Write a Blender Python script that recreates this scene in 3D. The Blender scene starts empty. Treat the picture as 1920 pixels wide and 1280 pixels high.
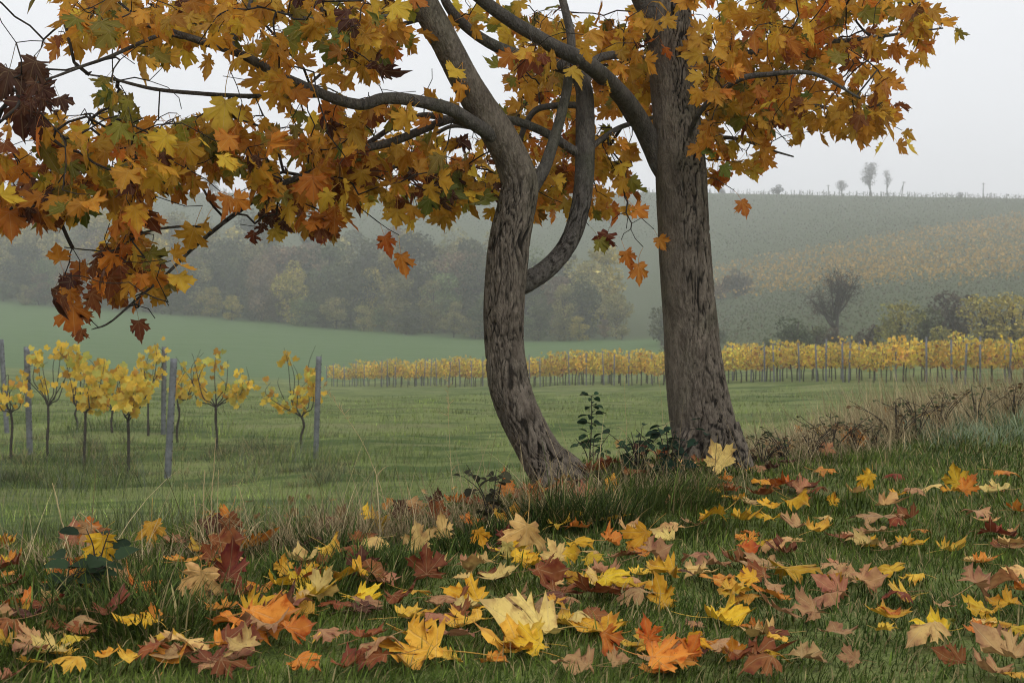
import bpy, math, random
import numpy as np
from mathutils import Vector, Matrix

random.seed(7); rng = np.random.default_rng(7)
S = bpy.context.scene
R = math.radians

# ------------------------------------------------------------------ camera
EYE = 0.75          # eye height over the path
F = 2667.0          # focal length in pixels of the 1920 px photograph (50 mm)
HZ = 578.0          # row of the eye level
cam = bpy.data.cameras.new('camera'); camo = bpy.data.objects.new('camera', cam)
S.collection.objects.link(camo); S.camera = camo
cam.sensor_width = 36; cam.lens = 50; cam.shift_y = -(640-HZ)/1920
cam.clip_start = 0.05; cam.clip_end = 4000
camo.location = (0, 0, EYE); camo.rotation_euler = (R(90), 0, 0)
cam.dof.use_dof = True; cam.dof.focus_distance = 4.8; cam.dof.aperture_fstop = 11.0

# ------------------------------------------------------------------ sky, sun, exposure
SUN_EL, SUN_AZ = 42.0, 150.0
w = bpy.data.worlds.new('World'); S.world = w; w.use_nodes = True
nt = w.node_tree; nt.nodes.clear()
sky = nt.nodes.new('ShaderNodeTexSky'); sky.sky_type = 'NISHITA'; sky.sun_disc = False
sky.sun_elevation = R(SUN_EL); sky.sun_rotation = R(SUN_AZ); sky.air_density = 1.6; sky.dust_density = 6; sky.ozone_density = 1
hs = nt.nodes.new('ShaderNodeHueSaturation'); hs.inputs['Saturation'].default_value = 0.25
mx = nt.nodes.new('ShaderNodeMix'); mx.data_type = 'RGBA'; mx.inputs[0].default_value = 0.88   # closed cloud cover over the clear sky
mx.inputs['B'].default_value = (9.6, 9.75, 10.1, 1)
bg = nt.nodes.new('ShaderNodeBackground'); bg.inputs['Strength'].default_value = 0.1
wo = nt.nodes.new('ShaderNodeOutputWorld')
nt.links.new(sky.outputs[0], hs.inputs['Color']); nt.links.new(hs.outputs[0], mx.inputs['A'])
nt.links.new(mx.outputs['Result'], bg.inputs['Color']); nt.links.new(bg.outputs[0], wo.inputs['Surface'])
sl = bpy.data.lights.new('sun', 'SUN'); sl.energy = 0.7; sl.angle = R(40); sl.color = (1, .97, .92)
so = bpy.data.objects.new('sun', sl); S.collection.objects.link(so)
_az = R(SUN_AZ); _d = Vector((math.sin(_az)*math.cos(R(SUN_EL)), math.cos(_az)*math.cos(R(SUN_EL)), math.sin(R(SUN_EL))))
so.rotation_euler = _d.to_track_quat('Z', 'Y').to_euler(); so.location = _d*60
S.view_settings.view_transform = 'Standard'; S.view_settings.look = 'None'
S.view_settings.gamma = 1; S.view_settings.use_curve_mapping = False
S.view_settings.exposure = 0.15
S.cycles.max_bounces = 10; S.cycles.diffuse_bounces = 3; S.cycles.glossy_bounces = 2
S.cycles.transmission_bounces = 4; S.cycles.volume_bounces = 6
S.cycles.use_denoising = True; S.cycles.denoiser = 'OPENIMAGEDENOISE'; S.cycles.denoising_input_passes = 'RGB_ALBEDO_NORMAL'; S.cycles.denoising_prefilter = 'ACCURATE'
S.cycles.filter_width = 1.05
HAZE_DENSITY = 0.0015

# ------------------------------------------------------------------ helpers
C = S.collection
def link(o): C.objects.link(o); return o
def tag(o, label=None, cat=None, group=None, kind=None):
    if label: o['label'] = label
    if cat: o['category'] = cat
    if group: o['group'] = group
    if kind: o['kind'] = kind
    return o
def empty(name, loc):
    o = bpy.data.objects.new(name, None); o.empty_display_size = .1; o.location = loc; return link(o)
def at(px, py, d): return np.array([(px-960)/F*d, d, EYE-(py-HZ)/F*d])

def npmesh(name, V, tris=None, quads=None, col=None, uv=None, smooth=False):
    """one mesh from numpy arrays; col per vertex, uv per vertex"""
    me = bpy.data.meshes.new(name)
    V = np.asarray(V, np.float32); me.vertices.add(len(V)); me.vertices.foreach_set('co', V.ravel())
    nt_ = 0 if tris is None else len(tris); nq = 0 if quads is None else len(quads)
    idx = []; 
    if nt_: idx.append(np.asarray(tris, np.int32).ravel())
    if nq: idx.append(np.asarray(quads, np.int32).ravel())
    idx = np.concatenate(idx)
    me.loops.add(len(idx)); me.loops.foreach_set('vertex_index', idx)
    me.polygons.add(nt_+nq)
    st = np.concatenate([np.arange(nt_)*3, nt_*3+np.arange(nq)*4]).astype(np.int32)
    me.polygons.foreach_set('loop_start', st)
    if smooth: me.polygons.foreach_set('use_smooth', np.ones(nt_+nq, bool))
    if col is not None:
        a = me.color_attributes.new('col', 'FLOAT_COLOR', 'POINT')
        c4 = np.ones((len(V), 4), np.float32); c4[:, :3] = col; a.data.foreach_set('color', c4.ravel())
    if uv is not None:
        l = me.uv_layers.new(name='uv'); l.data.foreach_set('uv', np.asarray(uv, np.float32)[idx].ravel())
    me.update(calc_edges=True); me.validate()
    return me
def obj(name, me, mat=None, parent=None, loc=None):
    o = bpy.data.objects.new(name, me)
    if mat is not None:
        if not me.materials: me.materials.append(mat)
    if parent is not None: o.parent = parent
    if loc is not None: o.location = loc
    return link(o)

def h3(i, j, k, seed):
    n = (i.astype(np.int64)*73856093) ^ (j.astype(np.int64)*19349663) ^ (k.astype(np.int64)*83492791) ^ (seed*2654435)
    n = n & 0xffffffff; n = ((n ^ (n >> 13))*1274126177) & 0xffffffff
    n = n ^ (n >> 16); n = (n*2246822519) & 0xffffffff; n = n ^ (n >> 13)
    return (n & 0xffffff)/float(0xffffff)
def vn(x, y, z=0.0, seed=0):
    x, y, z = np.broadcast_arrays(np.asarray(x, float), np.asarray(y, float), np.asarray(z, float))
    i, j, k = np.floor(x), np.floor(y), np.floor(z)
    u, v, w_ = x-i, y-j, z-k
    u, v, w_ = [t*t*(3-2*t) for t in (u, v, w_)]
    i, j, k = i.astype(np.int64), j.astype(np.int64), k.astype(np.int64)
    r = 0
    for a in (0, 1):
        for b in (0, 1):
            for c in (0, 1):
                r = r+h3(i+a, j+b, k+c, seed)*(u if a else 1-u)*(v if b else 1-v)*(w_ if c else 1-w_)
    return r
def fbm(x, y, z=0.0, seed=0, o=3):
    s = 0; a = .5; t = 0
    for q in range(o):
        s = s+a*vn(np.asarray(x)*2**q, np.asarray(y)*2**q, np.asarray(z)*2**q, seed+q); t += a; a *= .5
    return s/t
def sstep(a, b, x): t = np.clip((x-a)/(b-a), 0, 1); return t*t*(3-2*t)
def lin(*c):
    """sRGB 0..255 to linear"""
    return tuple(((v/255)/12.92 if v/255 <= .04045 else ((v/255+.055)/1.055)**2.4) for v in c)

# ------------------------------------------------------------------ materials
def nodes(name):
    m = bpy.data.materials.new(name); m.use_nodes = True; t = m.node_tree; t.nodes.clear()
    out = t.nodes.new('ShaderNodeOutputMaterial'); return m, t, out
def nd(t, typ, **kw):
    n = t.nodes.new(typ)
    for k, v in kw.items(): setattr(n, k, v)
    return n
def mth(t, op, a, b=None, c=None):
    n = t.nodes.new('ShaderNodeMath'); n.operation = op
    for i, v in enumerate((a, b, c)):
        if v is None: continue
        if isinstance(v, (int, float)): n.inputs[i].default_value = v
        else: t.links.new(v, n.inputs[i])
    return n.outputs[0]
def mixc(t, f, a, b, mode='MIX'):
    n = t.nodes.new('ShaderNodeMix'); n.data_type = 'RGBA'; n.blend_type = mode
    for s, v in ((n.inputs[0], f), (n.inputs['A'], a), (n.inputs['B'], b)):
        if isinstance(v, (int, float)): s.default_value = v
        elif isinstance(v, tuple): s.default_value = (*v[:3], 1)
        else: t.links.new(v, s)
    return n.outputs['Result']
def noise(t, vec, scale, detail=3, rough=.55):
    n = t.nodes.new('ShaderNodeTexNoise'); n.inputs['Scale'].default_value = scale
    n.inputs['Detail'].default_value = detail; n.inputs['Roughness'].default_value = rough
    if vec is not None: t.links.new(vec, n.inputs['Vector'])
    return n.outputs[0]
def ramp(t, f, lo, hi):
    n = t.nodes.new('ShaderNodeMapRange'); n.interpolation_type = 'SMOOTHSTEP'
    n.inputs['From Min'].default_value = lo; n.inputs['From Max'].default_value = hi
    t.links.new(f, n.inputs['Value']); return n.outputs[0]
def mapping(t, vec, sc):
    n = t.nodes.new('ShaderNodeMapping'); n.inputs['Scale'].default_value = sc; t.links.new(vec, n.inputs['Vector']); return n.outputs[0]
def bump(t, h, dist, strength=1.0):
    n = t.nodes.new('ShaderNodeBump'); n.inputs['Distance'].default_value = dist; n.inputs['Strength'].default_value = strength
    t.links.new(h, n.inputs['Height']); return n.outputs[0]
def principled(t, base, rough=.7, spec=.3, normal=None):
    p = t.nodes.new('ShaderNodeBsdfPrincipled')
    if isinstance(base, tuple): p.inputs['Base Color'].default_value = (*base[:3], 1)
    else: t.links.new(base, p.inputs['Base Color'])
    if isinstance(rough, (int, float)): p.inputs['Roughness'].default_value = rough
    else: t.links.new(rough, p.inputs['Roughness'])
    p.inputs['Specular IOR Level'].default_value = spec
    if normal is not None: t.links.new(normal, p.inputs['Normal'])
    return p
def colsrc(t, src):
    if src == 'attr':
        a = nd(t, 'ShaderNodeAttribute', attribute_name='col'); return a.outputs['Color']
    if src == 'obj': return nd(t, 'ShaderNodeObjectInfo').outputs['Color']
    if src == 'both':
        a = nd(t, 'ShaderNodeAttribute', attribute_name='col').outputs['Color']
        return mixc(t, 1.0, a, nd(t, 'ShaderNodeObjectInfo').outputs['Color'], 'MULTIPLY')
    return src

def leaf_mat(name, src, veins=True, trans=.38, rough=.5, spots=.6, spec=.22, edgef=.35):
    m, t, out = nodes(name)
    c = colsrc(t, src)
    geo = nd(t, 'ShaderNodeNewGeometry').outputs['Position']
    if veins:
        uv = nd(t, 'ShaderNodeUVMap', uv_map='uv').outputs[0]
        sp = nd(t, 'ShaderNodeSeparateXYZ'); t.links.new(uv, sp.inputs[0])
        x = mth(t, 'ABSOLUTE', sp.outputs[0]); y = mth(t, 'SUBTRACT', sp.outputs[1], .04)
        best = None
        for a in (0, 47, 94):
            sa, ca = math.sin(R(a)), math.cos(R(a))
            perp = mth(t, 'ABSOLUTE', mth(t, 'SUBTRACT', mth(t, 'MULTIPLY', x, ca), mth(t, 'MULTIPLY', y, sa)))
            al = mth(t, 'ADD', mth(t, 'MULTIPLY', x, sa), mth(t, 'MULTIPLY', y, ca))
            dd = mth(t, 'ADD', perp, mth(t, 'MULTIPLY', mth(t, 'LESS_THAN', al, 0.0), 5.0))
            best = dd if best is None else mth(t, 'MINIMUM', best, dd)
        vein = mth(t, 'SUBTRACT', 1.0, ramp(t, best, .004, .016))
        nearv = mth(t, 'SUBTRACT', 1.0, ramp(t, best, .02, .14))
        n1 = noise(t, geo, 42, 4); n2 = noise(t, geo, 160, 2); n3 = noise(t, geo, 14, 2)
        hsv = nd(t, 'ShaderNodeHueSaturation'); hsv.inputs['Saturation'].default_value = 1.05
        hsv.inputs['Hue'].default_value = .478; hsv.inputs['Value'].default_value = .62; t.links.new(c, hsv.inputs['Color'])
        c1 = mixc(t, mth(t, 'MULTIPLY', ramp(t, n1, .42, .66), spots*1.2), c, hsv.outputs[0])
        gr = nd(t, 'ShaderNodeHueSaturation'); gr.inputs['Hue'].default_value = .507; gr.inputs['Value'].default_value = 1.1; t.links.new(c, gr.inputs['Color'])
        c2 = mixc(t, mth(t, 'MULTIPLY', nearv, .55), c1, gr.outputs[0])
        c3 = mixc(t, mth(t, 'MULTIPLY', ramp(t, n2, .66, .74), spots*.8), c2, (.09, .045, .02))
        rx = mth(t, 'POWER', x, 2.0); ry = mth(t, 'POWER', mth(t, 'SUBTRACT', sp.outputs[1], .32), 2.0); rad = mth(t, 'SQRT', mth(t, 'ADD', rx, ry))
        edge = ramp(t, mth(t, 'ADD', rad, mth(t, 'MULTIPLY', mth(t, 'SUBTRACT', n3, .5), 1.1)), .38, .72)
        bl = nd(t, 'ShaderNodeHueSaturation'); bl.inputs['Hue'].default_value = .468; bl.inputs['Saturation'].default_value = .98; bl.inputs['Value'].default_value = .5; t.links.new(c, bl.inputs['Color'])
        c3 = mixc(t, mth(t, 'MULTIPLY', edge, edgef), c3, bl.outputs[0])
        lt = mixc(t, .35, c3, (.75, .55, .3))
        c4 = mixc(t, mth(t, 'MULTIPLY', vein, .55), c3, lt)
        nb = bump(t, mth(t, 'ADD', mth(t, 'MULTIPLY', vein, -.5), n1), .004, .6)
    else:
        n1 = noise(t, geo, 9, 2); hsv = nd(t, 'ShaderNodeHueSaturation'); hsv.inputs['Value'].default_value = .65; t.links.new(c, hsv.inputs['Color'])
        c4 = mixc(t, mth(t, 'MULTIPLY', ramp(t, n1, .4, .65), .5), c, hsv.outputs[0]); nb = None
    p = principled(t, c4, rough, spec, nb)
    tr = nd(t, 'ShaderNodeBsdfTranslucent'); t.links.new(c4, tr.inputs['Color'])
    ms = nd(t, 'ShaderNodeMixShader'); ms.inputs[0].default_value = trans
    t.links.new(p.outputs[0], ms.inputs[1]); t.links.new(tr.outputs[0], ms.inputs[2]); t.links.new(ms.outputs[0], out.inputs['Surface'])
    return m
M = {}
M['leaf'] = leaf_mat('maple_leaf', 'obj', trans=.55, spots=.45); M['leaves'] = leaf_mat('maple_leaves', 'attr', trans=.55, spots=.45); M['fallen'] = leaf_mat('fallen_maple_leaf', 'obj', trans=.2, rough=.65, spots=.85, edgef=.65); M['litter'] = leaf_mat('leaf_litter', 'attr', trans=.2, rough=.7, spots=.75)
M['vleaf'] = leaf_mat('vine_leaf', 'obj', veins=False, trans=.45); M['vleaves'] = leaf_mat('vine_leaves', 'both', veins=False, trans=.4)
M['dark_leaf'] = leaf_mat('dark_plant_leaf', 'obj', veins=False, trans=.25, rough=.75, spec=.12)
M['crown'] = leaf_mat('far_tree_leaves', 'both', veins=False, trans=.25, rough=.8)
M['grass'] = leaf_mat('grass_blade', 'attr', veins=False, trans=.18, rough=.7, spec=.08)

def bark_mat(name, base, light, dark, uvs=1.0, moss=.0):
    m, t, out = nodes(name)
    uv = nd(t, 'ShaderNodeUVMap', uv_map='uv').outputs[0]
    geo = nd(t, 'ShaderNodeNewGeometry').outputs['Position']
    a = nd(t, 'ShaderNodeAttribute', attribute_name='col'); sp = nd(t, 'ShaderNodeSeparateColor'); t.links.new(a.outputs['Color'], sp.inputs[0])
    furrow = sp.outputs[0]                       # 1 on the plates, 0 in the furrows
    n1 = noise(t, mapping(t, geo, (1, 1, .3)), 28*uvs, 5, .65); n2 = noise(t, geo, 6, 3); n3 = noise(t, mapping(t, geo, (1, 1, .35)), 120*uvs, 3)
    c = mixc(t, ramp(t, n1, .3, .7), base, light)
    c = mixc(t, mth(t, 'MULTIPLY', ramp(t, n2, .5, .64), .4), c, tuple(v*.6 for v in base))
    fdark = mth(t, 'MULTIPLY', mth(t, 'SUBTRACT', 1.0, ramp(t, furrow, .15, .9)), .97)
    if moss: c = mixc(t, mth(t, 'MULTIPLY', ramp(t, noise(t, geo, 3.3, 4), .5, .7), moss), c, (.06, .075, .035))
    c = mixc(t, mth(t, 'MULTIPLY', ramp(t, n3, .5, .64), .4), c, tuple(v*.4 for v in base)); c = mixc(t, mth(t, 'MULTIPLY', ramp(t, noise(t, geo, 55, 4, .7), .6, .72), .5), c, tuple(v*1.45 for v in light))
    c = mixc(t, fdark, c, dark)
    nb = bump(t, mth(t, 'ADD', mth(t, 'MULTIPLY', n1, .7), mth(t, 'MULTIPLY', n3, .7)), .018, 1.0)
    p = principled(t, c, .9, .15, nb); t.links.new(p.outputs[0], out.inputs['Surface']); return m
M['bark'] = bark_mat('furrowed_bark', (.105, .085, .066), (.205, .172, .137), (.008, .0065, .005), moss=.3)
M['limb'] = bark_mat('limb_bark', (.07, .062, .055), (.14, .125, .108), (.016, .013, .01), 1.6, moss=.3)
def flat_mat(name, base, rough=.8, var=.35, scale=8, spec=.2, src=None):
    m, t, out = nodes(name); geo = nd(t, 'ShaderNodeTexCoord').outputs['Object']
    n = noise(t, geo, scale, 4); b = base if src is None else colsrc(t, src)
    if src is None: c = mixc(t, ramp(t, n, .3, .7), tuple(v*(1-var) for v in base), tuple(v*(1+var) for v in base))
    else:
        c = mixc(t, mth(t, 'MULTIPLY', ramp(t, n, .3, .7), var), b, (.02, .02, .015))
    p = principled(t, c, rough, spec, bump(t, n, .004, .5)); t.links.new(p.outputs[0], out.inputs['Surface']); return m
M['twig'] = flat_mat('twig_bark', (.035, .028, .023), .85, .4, 30)
M['vwood'] = flat_mat('vine_wood', (.045, .037, .03), .9, .45, 40)
M['fwood'] = flat_mat('far_tree_wood', (.05, .043, .036), .9, .3, 2)
M['straw'] = leaf_mat('dry_grass', 'attr', veins=False, trans=.2, rough=.7, spec=.1)
M['straw_one'] = flat_mat('dry_stalk', (.42, .33, .17), .7, .25, 20)

def steel_mat():
    m, t, out = nodes('weathered_steel'); g = nd(t, 'ShaderNodeTexCoord').outputs['Object']
    n = noise(t, g, 14, 5); n2 = noise(t, mapping(t, g, (1, 1, .2)), 40, 3)
    c = mixc(t, ramp(t, n, .3, .7), (.095, .10, .108), (.19, .197, .208)); c = mixc(t, mth(t, 'MULTIPLY', ramp(t, n2, .62, .75), .6), c, (.10, .06, .04))
    p = principled(t, c, .6, .5); p.inputs['Metallic'].default_value = .3; t.links.new(p.outputs[0], out.inputs['Surface']); return m
M['steel'] = steel_mat()

# ------------------------------------------------------------------ terrain
DK = np.array([5, 8, 12, 22, 35, 60, 85, 115, 150, 200, 250, 330, 430.])
PXK = np.array([-600, 0, 640, 960, 1280, 1600, 1920, 2500.])
YK = {0: [1030, 895, 792, 735, 712, 692, 652, 606, 572, 480, 350],
      640: [1015, 885, 792, 748, 735, 727, 690, 632, 590, 490, 348],
      960: [1015, 880, 790, 745, 729, 712, 682, 640, 600, 495, 346],
      1280: [1015, 870, 785, 738, 716, 695, 660, 625, 560, 450, 350],
      1600: [1015, 860, 775, 728, 692, 645, 590, 530, 482, 415, 359],
      1920: [1000, 850, 770, 718, 682, 640, 582, 525, 475, 415, 365]}
YK[-600] = YK[0]; YK[2500] = YK[1920]
def _build_table():
    ld = np.linspace(math.log(5), math.log(900), 400); dd = np.exp(ld)
    pxs = np.linspace(-600, 2500, 200)
    cols = []
    for p in PXK:
        z = [EYE-(y-HZ)/F*d for y, d in zip(YK[int(p)], DK[2:])]
        z = [z[0]+.15, z[0]+.05]+z
        z = z+[z[-1]-2, z[-1]-14, z[-1]-20]; dk = list(DK)+[470, 600, 900]
        cols.append(np.interp(dd, dk, z))
    cols = np.array(cols)
    T = np.array([np.interp(pxs, PXK, cols[:, j]) for j in range(400)]).T
    ker = np.hanning(13); ker /= ker.sum()
    for _ in range(2):
        Tp = np.pad(T, ((6, 6), (6, 6)), 'edge')
        Tp = np.apply_along_axis(lambda a: np.convolve(a, ker, 'valid'), 1, Tp); T = np.apply_along_axis(lambda a: np.convolve(a, ker, 'valid'), 0, Tp)
    return ld, pxs, T
_ld, _pxs, _T = _build_table()
def zfar(X, Y):
    r = np.hypot(X, Y); th = np.arctan2(X, np.maximum(Y, 1e-3)*np.where(Y > 0, 1, 0)+np.where(Y > 0, 0, 1e-3))
    px = 960+F*np.tan(np.clip(th, -R(29), R(29)))
    d = np.where(np.abs(th) < R(29), np.abs(Y), r*math.cos(R(29)))
    d = np.clip(d, 5, 899)
    a = np.clip((px+600)/3100*199, 0, 198.999); b = np.clip((np.log(d)-_ld[0])/(_ld[-1]-_ld[0])*399, 0, 398.999)
    i, j = a.astype(int), b.astype(int); u, v = a-i, b-j
    return _T[i, j]*(1-u)*(1-v)+_T[i+1, j]*u*(1-v)+_T[i, j+1]*(1-u)*v+_T[i+1, j+1]*u*v
EX = np.array([-40, -6, -1.5, -.62, .08, 1.1, 2.3, 4.4, 12, 60.]); EY = np.array([-10, 2.6, 4.2, 4.65, 5.45, 6.7, 9.0, 12.6, 22, 70.])
def sedge(X, Y): return (Y-np.interp(X, EX, EY))*.78
def ground(X, Y):
    X = np.asarray(X, float); Y = np.asarray(Y, float)
    s = sedge(X, Y)
    flat = (fbm(X*.9, Y*.9, 0, 3)-.5)*.07+np.exp(-((X-.55)**2/.35+(Y-6.0)**2/.12))*.10
    far = zfar(X, Y)+(fbm(X*.35, Y*.35, 0, 11)-.5)*.30*sstep(2, 9, s)*(1-sstep(60, 140, Y)*.3)
    wgt = sstep(-.1, 3.4, s)
    return flat*(1-wgt)+far*wgt
def gz(x, y): return float(ground(np.array([x]), np.array([y]))[0])
_ds = np.exp(np.linspace(math.log(2.2), math.log(600), 1600))
def hit(px, py, dmin=2.2):
    ds = _ds[_ds >= dmin]; X = (px-960)/F*ds; g = ground(X, ds); z = EYE-(py-HZ)/F*ds
    k = np.argmax(z <= g)
    return np.array([X[k], ds[k], g[k]])

def ground_sheet():
    th = np.concatenate([np.linspace(-180, -27, 40, endpoint=False), np.linspace(-27, 27, 260, endpoint=False), np.linspace(27, 180, 41)])
    rr = np.concatenate([[0.3], np.exp(np.linspace(math.log(.9), math.log(14), 150)), np.exp(np.linspace(math.log(14.3), math.log(520), 230))])
    T_, R_ = np.meshgrid(np.radians(th), rr, indexing='ij'); X, Y = R_*np.sin(T_), R_*np.cos(T_)
    Z = ground(X, Y); n, m = X.shape
    V = np.stack([X, Y, Z], -1).reshape(-1, 3)
    I = np.arange(n*m).reshape(n, m)
    Q = np.stack([I[:-1, :-1], I[:-1, 1:], I[1:, 1:], I[1:, :-1]], -1).reshape(-1, 4)
    # zones: r = meadow/crop field, g = hillside, b = leaf litter and thatch on the bank edge
    px = 960+F*np.tan(np.clip(T_, -1, 1)); s = sedge(X, Y)
    field = sstep(118, 124, Y-(px-400)*.012); 
    hill = np.where(px > 1235, sstep(95, 110, Y-np.clip(1500-px, 0, 300)*.22), sstep(245, 262, Y+np.clip(px-0, 0, 1250)*.055))
    lit = np.exp(-(s/.55)**2)
    col = np.stack([field, hill, lit], -1).reshape(-1, 3)
    return npmesh('ground', V, quads=Q, col=col, smooth=True)
def ground_mat():
    m, t, out = nodes('ground_cover'); geo = nd(t, 'ShaderNodeNewGeometry').outputs['Position']
    a = nd(t, 'ShaderNodeAttribute', attribute_name='col'); sp = nd(t, 'ShaderNodeSeparateColor'); t.links.new(a.outputs['Color'], sp.inputs[0])
    n1 = noise(t, geo, .35, 6, .6); n2 = noise(t, geo, 3.5, 5, .65); n3 = noise(t, geo, 45, 3); n4 = noise(t, mapping(t, geo, (.15, 1, 1)), 1.1, 4)
    g = mixc(t, ramp(t, n2, .32, .68), (.07, .105, .024), (.165, .20, .055))
    g = mixc(t, mth(t, 'MULTIPLY', ramp(t, n1, .42, .58), .75), g, (.21, .245, .08))
    g = mixc(t, mth(t, 'MULTIPLY', ramp(t, n4, .52, .66), .55), g, (.22, .21, .10))
    g = mixc(t, mth(t, 'MULTIPLY', ramp(t, noise(t, mapping(t, geo, (.3, 1, 1)), .8, 5), .52, .62), .75), g, (.045, .085, .016))
    g = mixc(t, mth(t, 'MULTIPLY', ramp(t, n3, .5, .75), .4), g, (.03, .035, .014))
    f = mixc(t, ramp(t, n4, .35, .65), (.088, .15, .052), (.11, .17, .066))
    h = mixc(t, ramp(t, n2, .3, .7), (.065, .085, .04), (.10, .115, .055))
    l = mixc(t, ramp(t, n3, .35, .65), (.03, .022, .013), (.08, .06, .032))
    c = mixc(t, sp.outputs[0], g, f); c = mixc(t, sp.outputs[1], c, h); c = mixc(t, mth(t, 'MULTIPLY', sp.outputs[2], .8), c, l)
    p = principled(t, c, .95, .1, bump(t, mth(t, 'ADD', n3, mth(t, 'MULTIPLY', n2, 2.0)), .05, .8)); t.links.new(p.outputs[0], out.inputs['Surface']); return m
tag(obj('ground', ground_sheet(), ground_mat()), 'grassy ground falling from the path to the valley and up the far hill', kind='structure')

# ------------------------------------------------------------------ tubes
def catmull(P, n):
    P = np.asarray(P, float); k = len(P)
    if k == 2: t = np.linspace(0, 1, n)[:, None]; return P[0]*(1-t)+P[1]*t
    Q = np.vstack([2*P[0]-P[1], P, 2*P[-1]-P[-2]])
    seg = np.linalg.norm(np.diff(P[:, :3], axis=0), axis=1); cs = np.concatenate([[0], np.cumsum(seg)])
    s = np.linspace(0, cs[-1], n); i = np.clip(np.searchsorted(cs, s, 'right')-1, 0, k-2); t = ((s-cs[i])/np.maximum(seg[i], 1e-9))[:, None]
    a, b, c, d = Q[i], Q[i+1], Q[i+2], Q[i+3]
    return .5*((2*b)+(c-a)*t+(2*a-5*b+4*c-d)*t**2+(3*b-a-3*c+d)*t**3)
def tube(P, rad, sides=8, disp=None, cap=True):
    """P (n,3), rad (n,) -> V, quads, uv, furrow"""
    P = np.asarray(P, float); n = len(P); rad = np.broadcast_to(rad, n)
    T = np.gradient(P, axis=0); T /= np.linalg.norm(T, axis=1)[:, None]+1e-12
    u = np.cross(T[0], [0.31, -.9, .12]); u /= np.linalg.norm(u); U = []
    for i in range(n):
        u = u-T[i]*np.dot(u, T[i]); u /= np.linalg.norm(u)+1e-12; U.append(u)
    U = np.array(U); W = np.cross(T, U)
    L = np.concatenate([[0], np.cumsum(np.linalg.norm(np.diff(P, axis=0), axis=1))])
    a = np.linspace(0, 2*math.pi, sides, endpoint=False)
    dirs = U[:, None]*np.cos(a)[None, :, None]+W[:, None]*np.sin(a)[None, :, None]
    rr = np.repeat(rad[:, None], sides, 1).astype(float); fur = np.ones((n, sides))
    if disp is not None: rr, fur = disp(P[:, None]+dirs*rr[..., None], rr, a[None, :], L[:, None])
    V = (P[:, None]+dirs*rr[..., None]).reshape(-1, 3)
    I = np.arange(n*sides).reshape(n, sides); J = np.roll(I, -1, 1)
    Q = np.stack([I[:-1], J[:-1], J[1:], I[1:]], -1).reshape(-1, 4)
    uv = np.stack([np.broadcast_to(a[None]*rad.mean(), (n, sides)), np.broadcast_to(L[:, None], (n, sides))], -1).reshape(-1, 2)
    tr = []
    if cap:
        V = np.vstack([V, P[0], P[-1]]); uv = np.vstack([uv, [[0, 0], [0, L[-1]]]]); fur = np.concatenate([fur.ravel(), [1, 1]])
        k = n*sides
        tr = np.vstack([np.stack([J[0], I[0], np.full(sides, k)], -1), np.stack([I[-1], J[-1], np.full(sides, k+1)], -1)])
    return V, Q, np.array(tr).reshape(-1, 3), uv, np.asarray(fur).ravel()
def join(parts):
    V, Q, T, UV, Fu = [], [], [], [], []; o = 0
    for v, q, t, uv, f in parts:
        V.append(v); Q.append(q+o); T.append(t+o); UV.append(uv); Fu.append(f); o += len(v)
    return np.vstack(V), np.vstack(Q), np.vstack(T), np.vstack(UV), np.concatenate(Fu)
def tube_mesh(name, tb, off=(0, 0, 0), smooth=True):
    v, q, t, uv, f = tb
    return npmesh(name, v-np.asarray(off), t, q, col=np.repeat(f[:, None], 3, 1), uv=uv, smooth=smooth)

def bark_disp(depth, freq, seed, smooth_side=None, knots=()):
    def fn(pos, rr, a, L):
        x, y, z = pos[..., 0], pos[..., 1], pos[..., 2]
        wx = (vn(x*14, y*14, z*9, seed)-.5)*.06; wz = (vn(x*7, y*7, z*4, seed+9)-.5)*.2
        n = vn((x+wx)*freq, (y+wx)*freq, (z+wz)*freq*.11, seed+1); n2 = vn((x+wx)*freq*1.9, (y-wx)*freq*1.9, (z+wz)*freq*.24, seed+2)
        ridge = np.abs(n-.5)*2; ridge = np.minimum(sstep(.015, .19, ridge), .3+.7*sstep(.02, .2, np.abs(n2-.5)*2))
        amt = .7+.3*sstep(.3, .55, fbm(x*3, y*3, z*1.2, seed+5))
        if smooth_side is not None:
            amt = amt*(.22+.78*sstep(-.35, .3, (x-smooth_side[0]-smooth_side[2]*(z-smooth_side[1]))/rr))
        else: amt = amt*(1-.75*sstep(1.12, 1.38, z))
        fur = 1-(1-ridge)*amt
        big = (fbm(x*4, y*4, z*2.2, seed+20)-.5)*.13
        return rr*(1+big)-depth*(1-fur), fur
    return fn

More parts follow.
